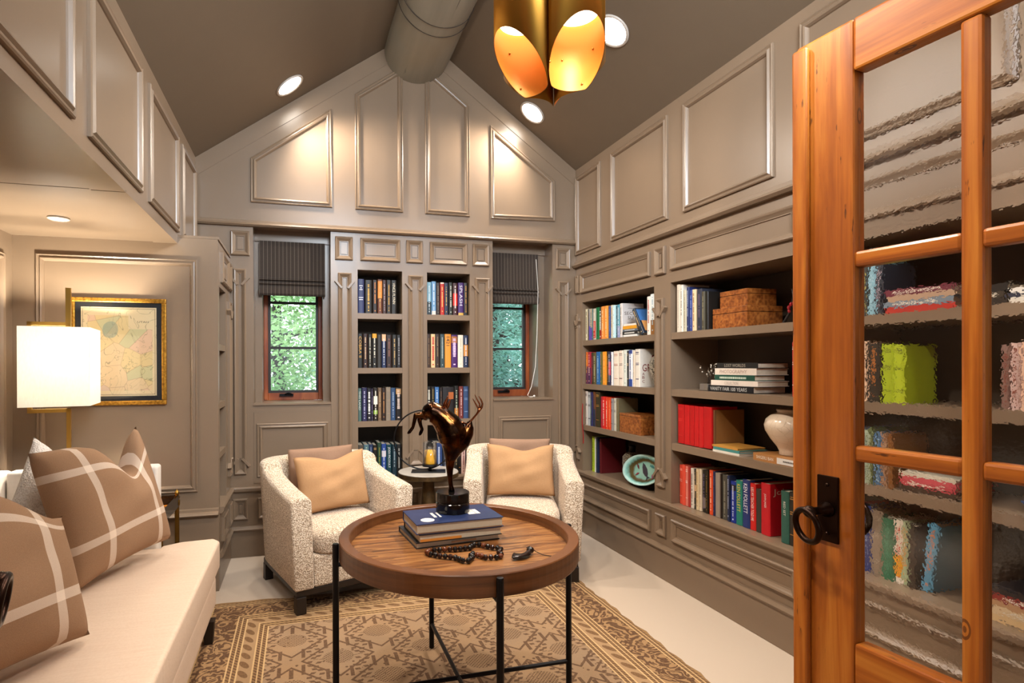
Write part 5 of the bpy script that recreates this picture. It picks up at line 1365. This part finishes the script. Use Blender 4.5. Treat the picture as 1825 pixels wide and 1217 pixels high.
# ================================================================== outside the windows
g=bx('ground',plain('4a5238',.95),None,-14,16,4.6,26,-1.2,-1.0); struct(g)
def leafmat(name,a_,b_):
    a=M(name); n=a.noise(1.3,3); a.set(a.mix(n.sstep(.3,.7),a_,b_),.6)
    a.b.inputs['Subsurface Weight'].default_value=0; return a.m
def tree(label,x,y,h,cr,n,size,cols,seed,needles=False,trunk=.10,cz=None):
    R=random.Random(seed); t=thing('tree',label,'tree',(x,y,-1.0))
    bark=plain('2e2620',.95)
    tk=MB().tube([(0,0,0),(.05,.02,h*.3),(-.04,.05,h*.6),(.02,0,h*.95)],[trunk,trunk*.85,trunk*.6,trunk*.2],10).build('trunk',bark,t)
    for k in range(9):
        a=R.uniform(0,2*PI); z=h*R.uniform(.25,.85); L_=cr*R.uniform(.6,1)
        MB().tube([(0,0,z),(math.cos(a)*L_*.5,math.sin(a)*L_*.5,z+.12*L_),(math.cos(a)*L_,math.sin(a)*L_,z+R.uniform(-.1,.35)*L_)],[trunk*.35,trunk*.25,trunk*.06],6).build('branch',bark,tk)
    vs=[];fs=[]
    for k in range(n):
        while True:
            p=Vector((R.uniform(-1,1),R.uniform(-1,1),R.uniform(-1,1)))
            if p.length<1 and (p.length>.35 or R.random()<.3): break
        if math.sin(p.x*7+seed)+math.sin(p.z*8+p.x*3)+math.sin(p.y*6)<-.6: continue
        c=Vector((p.x*cr,p.y*cr,(cz or h*.62)+p.z*h*.42)); d=Vector((R.uniform(-1,1),R.uniform(-1,1),R.uniform(-.7,.3))).normalized(); e=d.orthogonal().normalized()
        s=size*R.uniform(.6,1.3); wd=s*(.17 if needles else .3); o=len(vs)
        vs+=[c-d*s*.5,c+e*wd,c+d*s*.5,c-e*wd]; fs.append((o,o+1,o+2,o+3))
    m=MB(); m.add(vs,fs); f=m.build('foliage',leafmat('leaf_%d'%seed,*cols),t); f['kind']='stuff'; return t
tree('light green leafy tree outside the left window',-.25,7.0,4.6,1.25,26000,.065,('5a8a4a','a8cc88'),1)
tree('tall pale green tree behind the leafy one in the left window, farther off',-1.1,12.2,7,2.3,9000,.17,('4a7a50','98c49a'),2)
tk=tree('dark evergreen with thick trunk and low branch outside the right window',2.60,7.3,5.0,1.4,42000,.095,('3a6a60','86bca4'),3,True,.13)
MB().tube([(0,0,1.95),(.25,-.1,2.02),(.55,-.2,2.16),(.9,-.3,2.3)],[.07,.06,.05,.03],8).build('branch',plain('2e2620',.95),tk)
tree('blue-green evergreen farther behind the right window',4.5,12.2,7.5,2.6,14000,.26,('4a8078','90c4b4'),4,True,.16)
# daylight outside
sl=bpy.data.lights.new('sun','SUN'); sl.energy=3.2; sl.angle=.3; sl.color=(1,.97,.92); so_=bpy.data.objects.new('sun',sl); so_.rotation_euler=(math.radians(38),0,math.radians(-150)); COL.objects.link(so_)
